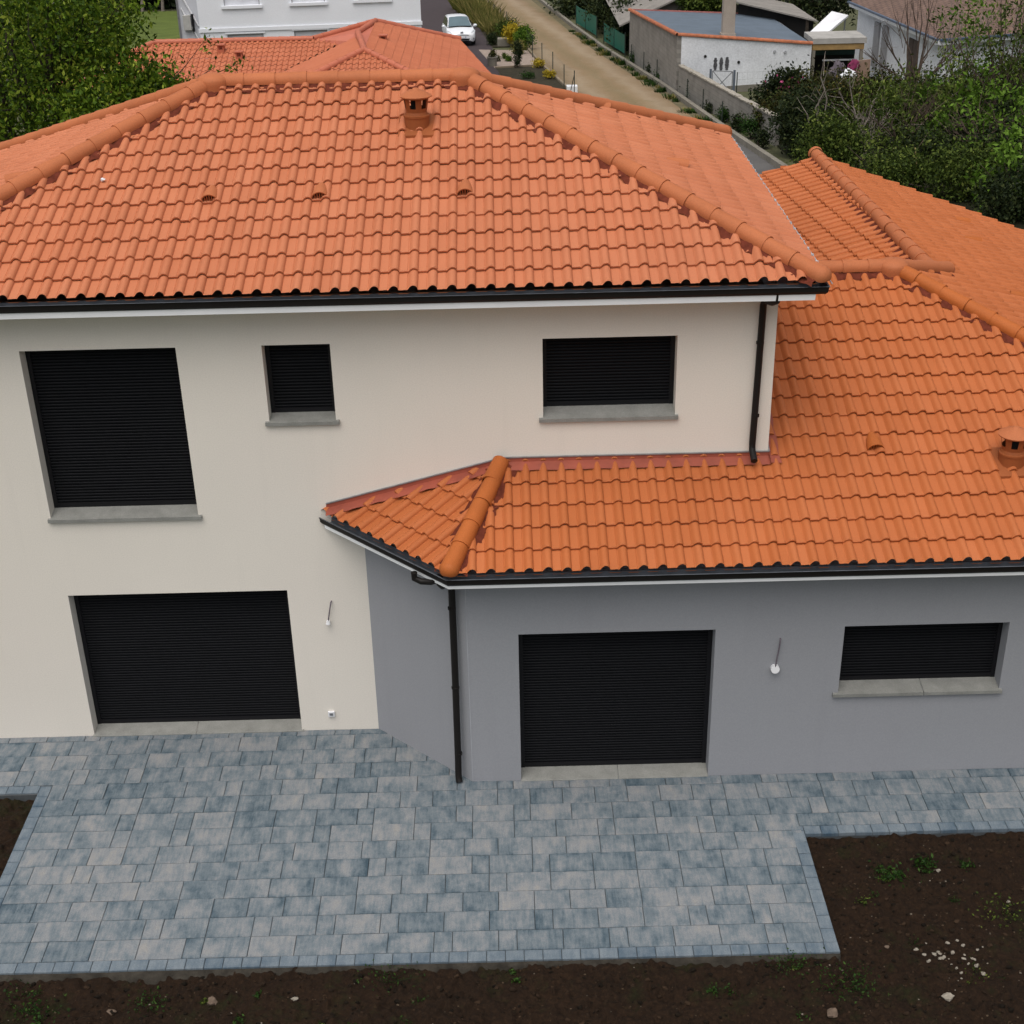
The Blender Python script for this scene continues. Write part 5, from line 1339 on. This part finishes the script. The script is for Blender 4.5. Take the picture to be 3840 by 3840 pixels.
# ------------------------------------------------------------------ garden plants along the lane fence
def tuft(name, label, base, n, h, r_, leaf, group=None, cat='grass', w_=.03):
    b = np.array(base); root = empty(name, base, label, cat, group)
    a = rng.uniform(0, 2 * math.pi, n); q = r_ * np.sqrt(rng.random(n)); lean = rng.normal(0, .28, (n, 2)); H_ = h * rng.uniform(.5, 1.1, n)
    p0 = np.stack([b[0] + q * np.cos(a), b[1] + q * np.sin(a), np.full(n, b[2] - .02)], 1); tip = p0 + np.stack([lean[:, 0] * H_ + .35 * (p0[:, 0] - b[0]), lean[:, 1] * H_ + .35 * (p0[:, 1] - b[1]), H_], 1)
    s_ = np.stack([np.cos(a + 1.57), np.sin(a + 1.57), np.zeros(n)], 1) * w_ * .5; mid_ = p0 * .5 + tip * .5 + np.array([0, 0, .08 * h])
    V = np.stack([p0 - s_, p0 + s_, mid_ + s_ * .8, tip, mid_ - s_ * .8], 1) - b
    me = bpy.data.meshes.new(name); me.from_pydata(V.reshape(-1, 3).tolist(), [], (np.arange(n)[:, None] * 5 + np.arange(5)).tolist())
    at = me.attributes.new('rnd', 'FLOAT', 'FACE'); at.data.foreach_set('value', rng.random(n).astype(np.float32)); me.update()
    link_mesh('blades', me, [LEAF[leaf]], root); return root
for i, (x, y, h, r_) in enumerate(((2.3, 104, 1.5, .9), (2.75, 100.8, 1.5, .9), (3.2, 98.0, 1.6, .9), (3.5, 95.2, 1.5, .9), (3.9, 92.4, 1.4, .9), (4.35, 89.6, 1.3, .85), (4.75, 86.8, 1.2, .9), (5.1, 84.2, 1.1, .9))):
    tuft('ornamental_grass', 'tall straw green grass clump in the strip between the drive and the wire fence', g(x, y), 420, h, r_, 'straw', 'grass clumps along the drive', w_=.07)
def el(x, y, z, rx, ry, rz): return ((x, y, gz(x, y) + z), (rx, ry, rz))
shrub('shrub', 'rounded green shrub just before the yellow flowering shrub by the fence', 'shrub', g(5.55, 80.0), [el(5.55, 80.0, .7, .75, .75, .65)], 120, 26, .13, .13, 'olive')
shrub('flowering_shrub', 'bright yellow flowering shrub by the fence at the gravel bed', 'shrub', g(6.05, 77.2), [el(6.05, 77.2, .75, .75, .6, .6)], 130, 26, .12, .12, 'yellow')
shrub('shrub', 'green shrub on the gravel bed right of the yellow one', 'shrub', g(6.6, 75.4), [el(6.6, 75.4, .75, .6, .6, .7)], 130, 26, .12, .13, 'fresh')
shrub('shrub', 'small dark shrub at the edge of the drive by the stone block', 'shrub', g(4.62, 78.2), [el(4.62, 78.2, .35, .32, .35, .4)], 60, 24, .09, .10, 'dark')
shrub('shrub', 'straggly brown green shrub on the gravel edge below the yellow one', 'shrub', g(6.25, 73.2), [el(6.25, 73.2, .35, .5, .6, .35)], 60, 24, .10, .11, 'straw')
tree('conifer', 'slim dark upright bush at the edge of the gravel bed', 'bush', g(6.05, 66.6), [el(6.05, 66.6, .8, .2, .2, .8)], 80, 22, .07, .09, 'dark', .03, .3, limbs=5, twigs=10)
shrub('yellow_bush', 'low bush with yellow flower heads at the corner of the garden bed beneath the fence', 'bush', g(7.2, 66.4), [el(7.2, 66.4, .28, .36, .3, .18)], 40, 20, .07, .09, 'yellow')
shrub('yellow_bush', 'low yellow flowering bush nearest the house in the garden bed', 'bush', g(7.62, 61.8), [el(7.62, 61.8, .28, .36, .3, .18)], 40, 20, .07, .09, 'yellow')
for x, y, lf, lab in ((5.35, 70.8, 'olive', 'small round plant in the middle of the pale gravel'), (5.55, 69.6, 'fresh', 'bright green small plant on the gravel just below the round one'), (4.68, 72.3, 'brown', 'reddish little plant on the left of the gravel'), (4.85, 69.7, 'brown', 'second reddish little plant on the gravel, nearer the grey pot')):
    shrub('small_plant', lab, 'plant', g(x, y), [el(x, y, .16, .20, .2, .18)], 26, 16, .06, .08, lf)
shrub('small_plant', 'weedy plant in the middle of the dark garden bed', 'plant', g(6.5, 62.0), [el(6.5, 62.0, .18, .35, .3, .15)], 36, 18, .08, .08, 'weed')
mb = MB(); pt = empty('plant_pot', g(4.60, 67.7), 'grey planter pot at the corner of the gravel bed', 'pot'); mb.lathe(g(4.60, 67.7), [(.001, 0), (.24, 0), (.30, .45), (.33, .47), (.33, .52), (.27, .52), (.26, .45), (.001, .45)], 16); build('pot', mb, M['concrete'], pt, smooth=40)
P = np.array(g(4.6, 67.7, .62)) + rng.normal(0, .10, (120, 3)); leaf_mesh('plant', P, .12, LEAF['brown'], pt)
mb = MB(); mb.box(4.95, 5.75, 77.3, 77.9, gz(0, 77.5) - .1, gz(0, 77.5) + .48); tag(build('stone_block', mb, M['concrete'], bevel=.04), 'pale stone block between the dark shrub and the gravel', 'stone block')
mb = MB()
for (x0, y0, x1, y1_) in ((6.85, 74.9, 7.46, 67.1), (7.46, 67.1, 8.5, 57.3)):
    d_ = np.array([x1 - x0, y1_ - y0]); L = np.linalg.norm(d_); d_ /= L; n_ = np.array([d_[1], -d_[0]])
    for k_ in range(12):
        p = np.array([x0, y0]) + d_ * L * (k_ + .5) / 12; z = gz(p[0], p[1]); mb.obox(p, d_, n_, L / 24, .06, z - .1, z + .12)
d_ = np.array([7.46 - 4.74, .45]); d_ /= np.linalg.norm(d_); mb.obox((6.1, 66.95), d_, (d_[1], -d_[0]), 1.36, .05, gz(0, 67) - .1, gz(0, 67) + .10)
tag(build('garden_edging', mb, mat_basic('timber_edging', (.23, .18, .125), .9, .2, 3)), 'pale edging boards around the gravel and garden beds', 'edging')
mb = MB(); mb.box(8.3, 8.85, 56.3, 56.7, gz(0, 56) - .1, gz(0, 56) + .35); tag(build('white_box', mb, M['white'], bevel=.03), 'white box at the near end of the wire fence by the roof', 'box')
# weeds on the kerb wall in front of the blocks
for i, (x, y, s_) in enumerate(((12.75, 68.0, .5), (13.2, 62.6, .55), (13.42, 60.0, .45), (14.0, 55.0, .55), (14.22, 53.4, .75), (14.55, 49.6, .4), (14.75, 47.0, .55), (15.0, 44.6, .7), (15.2, 42.8, .95), (15.35, 40.6, .8))):
    shrub('weed_bush', 'scrubby dark green weed growing against the block wall behind the thin fence', 'weed', g(x, y), [el(x, y, s_ * .5, .28 * s_ + .1, .35, s_ * .5)], int(50 * s_) + 10, 20, .10, .10, 'dark' if i % 2 else 'weed', 'weeds along the block wall', stems=4)
# small tufts down the right hand edge of the lane
for i, y in enumerate([46.5 + 1.15 * q + random.uniform(-.9, .9) for q in range(34)]):
    x = np.interp(y, [45, 57.2, 67.5, 74.3, 87.7], [14.0, 12.95, 11.9, 11.1, 9.95]) + random.uniform(-.12, .2)
    tuft('weed_tuft', 'tuft of green weeds at the foot of the concrete kerb wall along the lane', g(x, y), random.randint(30, 110), random.uniform(.14, .36), random.uniform(.15, .42), ('weed', 'straw', 'weed')[i % 3], 'weed tufts along the lane edge', 'weed', .05)

# ------------------------------------------------------------------ trees and bushes on the right
shrub('rhododendron', 'dark bush with a few pink flowers at the top in front of the shed wall', 'bush', g(16.6, 46.5), [el(16.9, 46.5, .8, 1.0, 1.1, .95), el(17.25, 46.4, 1.75, .62, .6, .5)], 260, 24, .20, .17, 'dark')
P = np.array(g(17.2, 45.95, 1.75)) + rng.normal(0, 1, (20, 3)) * np.array([.35, .25, .22]); tag(leaf_mesh('pink_flowers', P, .14, LEAF['pink'], [o for o in COL.objects if o.name == 'rhododendron'][0], .9), None)
shrub('bush', 'yellowish brown low bush at the end of the block wall', 'bush', g(16.2, 43.0), [el(16.3, 43.0, .8, .9, .9, .8)], 190, 24, .18, .14, 'brown')
shrub('bush', 'dark brown green bush at the lane corner by the roof', 'bush', g(16.4, 38.8), [el(16.5, 38.8, 1.2, 1.2, 1.2, 1.3)], 330, 24, .20, .14, 'dark')
shrub('bush', 'ivy covered dark bush overhanging the kerb wall behind the annex ridge', 'bush', g(16.7, 35.2), [el(16.8, 35.2, 1.0, 1.3, 1.2, 1.2)], 330, 24, .20, .13, 'olive')
shrub('bush', 'brownish bush behind the pale dead tree', 'bush', g(18.6, 42.2), [el(18.6, 42.2, 1.1, 1.4, 1.3, 1.3), el(18.2, 46.0, 1.0, 1.3, 1.2, 1.3)], 420, 24, .22, .14, 'brown')
hx = [(19.8, 46.8), (21.6, 46.4), (23.4, 46.6), (25.2, 46.6), (27.0, 46.9), (28.8, 47.2), (30.6, 47.5)]
shrub('hedge', 'long overgrown brown green hedge below the white walled house', 'hedge', g(25, 46.8), [el(x, y, .9 + .1 * math.sin(i * 2.1), 1.25, 1.1, 1.15) for i, (x, y) in enumerate(hx)], 1250, 24, .24, .14, 'brown', stems=30)
shrub('bush', 'dense green bush in the middle of the thicket beyond the long ridge', 'bush', g(20.8, 39.6), [el(20.8, 39.6, 1.2, 1.6, 1.4, 1.3), el(22.0, 41.4, 1.1, 1.6, 1.3, 1.2)], 520, 24, .24, .15, 'olive')
shrub('bush', 'dark undergrowth bush under the leafy saplings', 'bush', g(24.2, 38.6), [el(23.6, 38.0, .9, 1.9, 1.6, 1.1), el(25.8, 40.4, .9, 1.9, 1.6, 1.2)], 560, 24, .26, .15, 'dark')
shrub('bush', 'dark bush low down at the right edge behind the orange roof slope', 'bush', g(22.4, 33.6), [el(22.4, 33.4, .7, 1.7, 1.3, .9), el(20.0, 34.6, .7, 1.5, 1.3, 1.0)], 460, 24, .24, .14, 'dark')

def sapling(label, base, tips, per, leaf, size=.17, spread=.22, trunk=.06, name='sapling', cat='tree', bark='bark_bare', wl=.42, droop=.35, group=None, extra=0):
    """open young tree: thin stems that end in separate leafy tufts"""
    root = empty(name, base, label, cat, group); b = np.array(base, float); T_ = b + np.array(tips, float)
    mb = MB(); f = b + (T_.mean(0) - b) * .35
    mb.tube([b - [0, 0, .2], (b + f) / 2 + rng.normal(0, .05, 3), f], [trunk * 1.2, trunk, trunk * .8], 7)
    branchy(mb, f, T_, trunk * .55, .008, sag=.16)
    for t in T_:
        for _ in range(extra):
            e = t + rng.normal(0, .45, 3); mb.tube([f + (t - f) * rng.uniform(.5, .85), (t + e) / 2, e], [.012, .008, .004], 4)
    build('trunk', mb, M[bark], root, smooth=60)
    if per:
        sub = np.concatenate([t + rng.normal(0, spread * 1.5, (3, 3)) for t in T_]); P = np.repeat(sub, per, 0) + rng.normal(0, spread, (len(sub) * per, 3))
        tone = np.repeat(rng.normal(.1, .16, len(sub)), per) + rng.uniform(.1, .9, len(sub) * per)
        leaf_mesh('crown', P, size, LEAF[leaf], root, wl, tone, droop)
    return root
rs = lambda n, rx, ry, z0, z1: [(random.gauss(0, rx), random.gauss(0, ry), random.uniform(z0, z1)) for _ in range(n)]
sapling('bare brown branching tree in front of the white house wall', g(22.0, 43.6), [(-.6, .2, 4.9), (-.2, 0, 5.6), (.9, .3, 4.6), (1.7, .2, 3.6), (-1.5, .1, 4.0), (-2.2, 0, 3.3), (.3, -.3, 3.9), (1.3, -.2, 2.9), (2.4, .1, 3.9), (-1.0, .3, 4.6), (.5, .2, 5.2)], 0, 'fresh', trunk=.10, name='bare_tree', extra=5)
sapling('pale dead tree with a forked trunk beside the bushes at the lane', g(17.1, 37.6), [(-.25, 0, 3.8), (-.55, .1, 2.5), (-.9, .1, 2.0), (.15, .1, 1.7), (-.35, 0, 3.1)], 0, 'fresh', trunk=.06, name='dead_tree', bark='bark_pale', extra=2)
sapling('leaning grey bare branch tree left of the thicket', g(19.0, 38.4), [(-1.3, .2, 2.5), (-1.7, .3, 2.0), (-.9, .3, 3.1), (.2, .1, 2.2)], 0, 'fresh', trunk=.07, name='dead_tree', bark='bark_pale', extra=3)
sapling('young tree with a tall bright green tuft at the top centre right', g(23.4, 42.2), [(.1, 0, 5.2), (-.2, .2, 4.8), (.5, 0, 4.6), (.6, .1, 3.3), (.2, .2, 2.9), (1.0, .1, 2.6), (-.1, 0, 3.3)], 34, 'fresh', .21, .24)
sapling('tall young tree with sparse leaves at the upper right', g(25.2, 41.2), [(-.2, 0, 5.8), (.4, .2, 5.3), (1.1, 0, 5.6), (.2, .1, 4.6), (-.6, .3, 4.2), (.9, .1, 4.3), (1.5, .2, 4.8), (.3, 0, 3.4)] + rs(7, 1.0, .5, 2.0, 4.2), 22, 'fresh', .19, .24, extra=3)
sapling('leafy young tree cut by the right edge of the frame', g(27.0, 40.6), [(-.4, 0, 5.6), (.2, .2, 5.0), (-1.0, 0, 4.7), (.5, .1, 4.2), (-.6, .1, 3.7), (.1, .3, 3.2)] + rs(8, .8, .5, 2.2, 5), 24, 'fresh', .17, .22, extra=2)
sapling('broad sapling with layered green leaves in the thicket centre', g(22.9, 37.2), rs(15, 1.2, .8, 1.0, 2.7), 22, 'fresh', .23, .20)
sapling('drooping grey green tree beside the pale dead tree', g(19.6, 36.4), rs(14, .8, .7, .8, 3.0), 24, 'olive', .18, .22, droop=1.2, wl=.36)
sapling('bushy sapling low on the right edge above the roof slope', g(25.0, 36.4), rs(16, 1.3, .9, .8, 3.0), 22, 'fresh', .23, .20)
sapling('bright leafy sapling hanging over the far edge of the roof slope', g(22.3, 31.2), rs(13, .9, .7, .5, 2.2), 24, 'fresh', .23, .20)
sapling('low leafy sapling behind the gable edge tiles', g(19.0, 33.2), rs(12, 1.0, .7, .5, 1.9), 24, 'olive', .16, .22)
sapling('young tree with dangling leaf tufts left of the tall sparse tree', g(21.4, 40.2), rs(14, 1.1, .7, 1.2, 3.1), 22, 'olive', .17, .22, droop=.9)
shrub('bush', 'low dark green bush just past the right hand tile edge of the roof slope', 'bush', g(20.9, 27.6), [el(20.9, 27.4, .7, 1.3, 1.2, .9), el(22.4, 26.6, .8, 1.4, 1.2, 1.0)], 420, 24, .22, .13, 'dark')
sapling('bright sapling rising from the low dark bush past the tile edge', g(21.2, 27.9), rs(11, .8, .6, .5, 2.0), 24, 'fresh', .23, .20)
shrub('bush', 'green bush nearest the far end of the orange roof slope', 'bush', g(20.6, 30.6), [el(20.4, 30.6, .8, 1.5, 1.2, 1.0), el(18.2, 31.6, .6, 1.3, 1.0, .8)], 480, 24, .22, .13, 'olive')
shrub('bush', 'deep green bush at the right edge just above the roof slope', 'bush', g(23.2, 29.4), [el(23.2, 29.4, .9, 1.6, 1.3, 1.1), el(25.0, 31.0, 1.0, 1.5, 1.3, 1.2)], 540, 24, .22, .13, 'dark')
sapling('leafy sapling at the right edge, nearest to the roof corner', g(23.0, 28.6), rs(14, .9, .6, .6, 2.3), 24, 'fresh', .23, .20)
sapling('dense green sapling in front of the deep green bush', g(24.4, 33.4), rs(15, 1.2, .7, .9, 3.0), 24, 'fresh', .23, .20)
sapling('second tall leafy tree at the right edge in front of the brown roof', g(27.4, 42.4), [(-.3, 0, 5.7), (.4, .2, 5.2), (-1.2, 0, 5.0), (.1, .1, 4.3), (-.9, .1, 3.8), (.6, .3, 3.4)] + rs(7, .9, .5, 2.2, 5.2), 24, 'fresh', .19, .24, extra=2)
sapling('slender tree with drooping tufts between the tall leafy trees', g(25.9, 39.2), [(-.1, 0, 5.2), (.5, .2, 4.6), (-.7, 0, 4.2)] + rs(10, .9, .5, 1.6, 4.0), 22, 'olive', .19, .24, extra=2, droop=.9)
mb = MB(); mb.tube([(19.35, 32.6, gz(0, 32.6)), (19.1, 32.6, .1)], .025, 6); tag(build('cane', mb, mat_basic('straw_cane', (.33, .25, .10), .8)), 'upright yellow cane among the saplings behind the gable', 'cane')
mb = MB(); mb.box(23.2, 25.8, 33.0, 34.6, -1.5, -.75); tag(build('pale_slab', mb, M['shed_white'], bevel=.03), 'whitish low wall showing through leaves at the right edge', 'wall')
for i, (x, y, lab, hh) in enumerate(((18.2, 36.6, 'bare brown twiggy bush right of the pale dead tree', 2.2), (20.3, 37.6, 'leafless brown twigs standing up out of the middle of the thicket', 2.6), (24.0, 44.2, 'thin bare brown tree in front of the brown tiled roof', 4.6), (22.2, 34.6, 'leafless leaning stems low in the thicket above the roof slope', 2.0), (26.4, 43.4, 'bare twiggy tree between the tall leafy trees', 4.4))):
    sapling(lab, g(x, y), [(random.gauss(0, .75), random.gauss(0, .4), hh * random.uniform(.6, 1.05)) for _ in range(11)], 0, 'fresh', trunk=.05, name='bare_tree', bark='bark_bare' if i % 2 else 'bark_pale', extra=5)
sapling('tallest loose green tree rising over the white eaves at the right edge', g(26.2, 37.8), [(-.5, 0, 6.6), (.1, .2, 6.1), (.7, 0, 5.7), (-1.0, .1, 5.4), (-.2, .1, 4.9), (.9, .2, 4.6), (-.7, 0, 4.1)] + rs(8, .9, .5, 2.6, 5.6), 24, 'fresh', .20, .24, extra=3)
sapling('loose leafy tree in front of the brown roof, left of the tallest one', g(24.4, 40.0), [(-.3, 0, 5.4), (.3, .2, 5.0), (-.8, 0, 4.4), (.8, .1, 4.3)] + rs(8, .8, .5, 2.2, 4.6), 22, 'olive', .19, .24, extra=3)
shrub('vine', 'yellow green climber over the barn gable behind the shed roof', 'climber', g(17.0, 70.4), [((16.9, 70.5, -.15), (1.5, .5, .5))], 150, 24, .2, .2, 'olive')
shrub('bush', 'dark evergreen bush behind the green screens', 'bush', g(13.3, 77.5), [el(13.3, 76.5, 1.4, 1.2, 3.5, 1.4), el(12.6, 86, 1.3, 1.2, 4, 1.4)], 620, 24, .35, .25, 'dark')
shrub('bush', 'dark evergreen hedge beyond the bare lane verge at the top', 'hedge', g(11.5, 98), [el(11.2, 98, 1.3, 1.6, 6, 1.6), el(14.5, 96, 1.5, 2, 6, 2)], 620, 24, .4, .3, 'dark')
tree('tree', 'dark tree behind the carport and the tilted white sheet', 'tree', g(23.0, 73), [((22.3, 73, -.1), (2.8, 2.2, 2.0)), ((25.5, 74, .3), (2.5, 2.2, 2.2))], 420, 24, .4, .25, 'dark', .2, .5)
tag(strip('thicket_floor', [(16.2, 22), (16.0, 35), (16.0, 47)], [(34, 22), (34, 35), (34, 49)], mat_basic('leaf_litter', (0.014, 0.015, 0.006), .95, .5, 1.5, 20, .8, .2, fine=9), .003), kind='structure')

# ------------------------------------------------------------------ stones and weeds on the dark soil
M['lime'] = mat_basic('pale_limestone', (.25, .225, .185), .9, .25, 14, 60, .3, .2)
M['field'] = mat_basic('brown_field_stone', (.13, .095, .07), .9, .3, 14, 60, .4, .2)
def soil_at(x, y): return float(soil_z(np.array([x]), np.array([y]))[0])
def stone(label, x, y, r_, mat='lime', group=None, seed=0):
    mb = MB(); z = soil_at(x, y); mb.blob((x, y, z + r_ * .25), (r_, r_ * random.uniform(.6, .95), r_ * random.uniform(.5, .75)), seed or random.randrange(9999), .28, 8)
    tag(build('stone', mb, M[mat], loc=(x, y, z), smooth=35), label, 'stone', group)
stone('large pinkish brown stone in the soil below the paving, left of centre', 1.41, -4.80, .062, 'field')
stone('squat pale brown stone in the soil towards the bottom left corner', .355, -4.91, .048, 'field')
stone('light stone in the soil below the paving, near the middle of the frame', 2.31, -4.81, .038, 'lime')
stone('long pale chip on the soil near the bottom right corner', 9.355, -5.01, .060, 'lime')
stone('pale yellow stone beside the bright weed in the right soil bed', 9.80, -3.06, .033, 'lime')
stone('small light stone alone near the right edge of the soil bed', 10.47, -3.59, .02, 'lime')
stone('brown clod shaped stone at the bottom edge right of centre', 8.06, -5.22, .07, 'field')
stone('greyish stone below the corner of the paving', 8.88, -4.28, .03, 'field')
for i in range(30):
    stone('small pale limestone in the scatter on the soil at the lower right', 9.62 + random.gauss(0, .20), -4.45 + random.gauss(0, .16), random.uniform(.011, .030), 'lime', 'pale stones scattered at the lower right')
mb = MB()
spots = [(random.uniform(-2.0, 11.4), random.uniform(-5.9, -4.45)) for _ in range(2300)] + [(random.uniform(8.4, 12.5), random.uniform(-4.4, -2.5)) for _ in range(1100)] + [(random.uniform(-2.5, -1.55), random.uniform(-4.3, -1.3)) for _ in range(80)]
for x, y in spots:
    r_ = random.choice((.006, .008, .010, .014, .02, .03)) * random.uniform(.7, 1.2); mb.blob((x, y, soil_at(x, y) + r_ * .2), (r_, r_ * .8, r_ * .7), random.randrange(99), .3, 6, mi=0, rnd=random.random() ** 2.2 * (1.0 if r_ < .014 else .45))
cl = build('soil_crumbs', mb, mat_attr('crumb_mix', [(0, (.008, .006, .004)), (.3, (.026, .016, .010)), (.6, (.055, .034, .020)), (.85, (.10, .075, .05)), (1, (.26, .23, .19))], .95), smooth=40, rnd=True)
cl.data.attributes['rnd']; tag(cl, 'crumbs of earth and grit strewn over the dark topsoil', 'soil crumbs', kind='stuff')
def weed(label, x, y, r_, n, leaf='weed', size=.05, group=None):
    root = empty('weed', (x, y, soil_at(x, y)), label, 'weed', group); z = soil_at(x, y)
    q = rng.normal(0, 1, (n, 3)) * np.array([r_ * .5, r_ * .42, r_ * .16]); P = q + np.array([x, y, z + r_ * .2 + .02]); P[:, 2] = np.maximum(P[:, 2], z + .01)
    if y < FY: P[:, 1] = np.minimum(P[:, 1], FY - .02 - .03 * rng.random(n))
    leaf_mesh('leaves', P, size, LEAF[leaf], root, .5, None, -.3)
    mb = MB()
    for k_ in range(7): mb.tube([(x, y, z - .02), tuple(P[k_])], [.004, .002], 4)
    build('stem', mb, LEAF['weed'], root)
weed('bright green weed beside a pale yellow stone in the right soil bed', 9.64, -2.98, .13, 110, 'weed', .055)
weed('larger dark green weed left of the bright one in the right soil bed', 9.22, -3.17, .20, 170, 'weed', .05)
weed('flat weed at the right of the soil bed, beyond the bright green one', 10.15, -3.02, .10, 60, 'weed', .04)
weed('weed patch below the front edge of the paving at the right', 8.33, -4.83, .34, 230, 'weed', .042)
weed('weed patch hugging the front paving edge left of the corner', 7.75, -4.56, .30, 180, 'weed', .035)
weed('loose olive green weed patch in the far right of the soil', 10.35, -3.85, .34, 130, 'olive', .04)
weed('weed patch at the bottom left corner', -.45, -4.93, .28, 170, 'weed', .045)
weed('green weed below the paving between the two brown stones', .72, -4.82, .2, 130, 'weed', .04)
weed('small weed sprig at the bottom edge left of centre', 1.77, -5.08, .08, 40, 'weed', .04)
weed('thin weeds below the paving near the middle', 3.3, -4.6, .30, 120, 'weed', .035)
for i in range(26):
    x, y = (random.uniform(-1.2, 9.6), random.uniform(-5.3, -4.5)) if i < 17 else (random.uniform(8.6, 11), random.uniform(-4.3, -2.7))
    weed('tiny sprig of weed in the dark topsoil', x, y, random.uniform(.04, .12), random.randint(14, 50), random.choice(('weed', 'weed', 'olive')), random.uniform(.025, .042), 'tiny weed sprigs in the topsoil')
weed('thin weeds in the scatter of pale stones', 9.75, -4.75, .22, 60, 'olive', .03)
weed('thin grassy weeds at the left end of the front paving edge', -.75, -4.6, .18, 60, 'weed', .035)
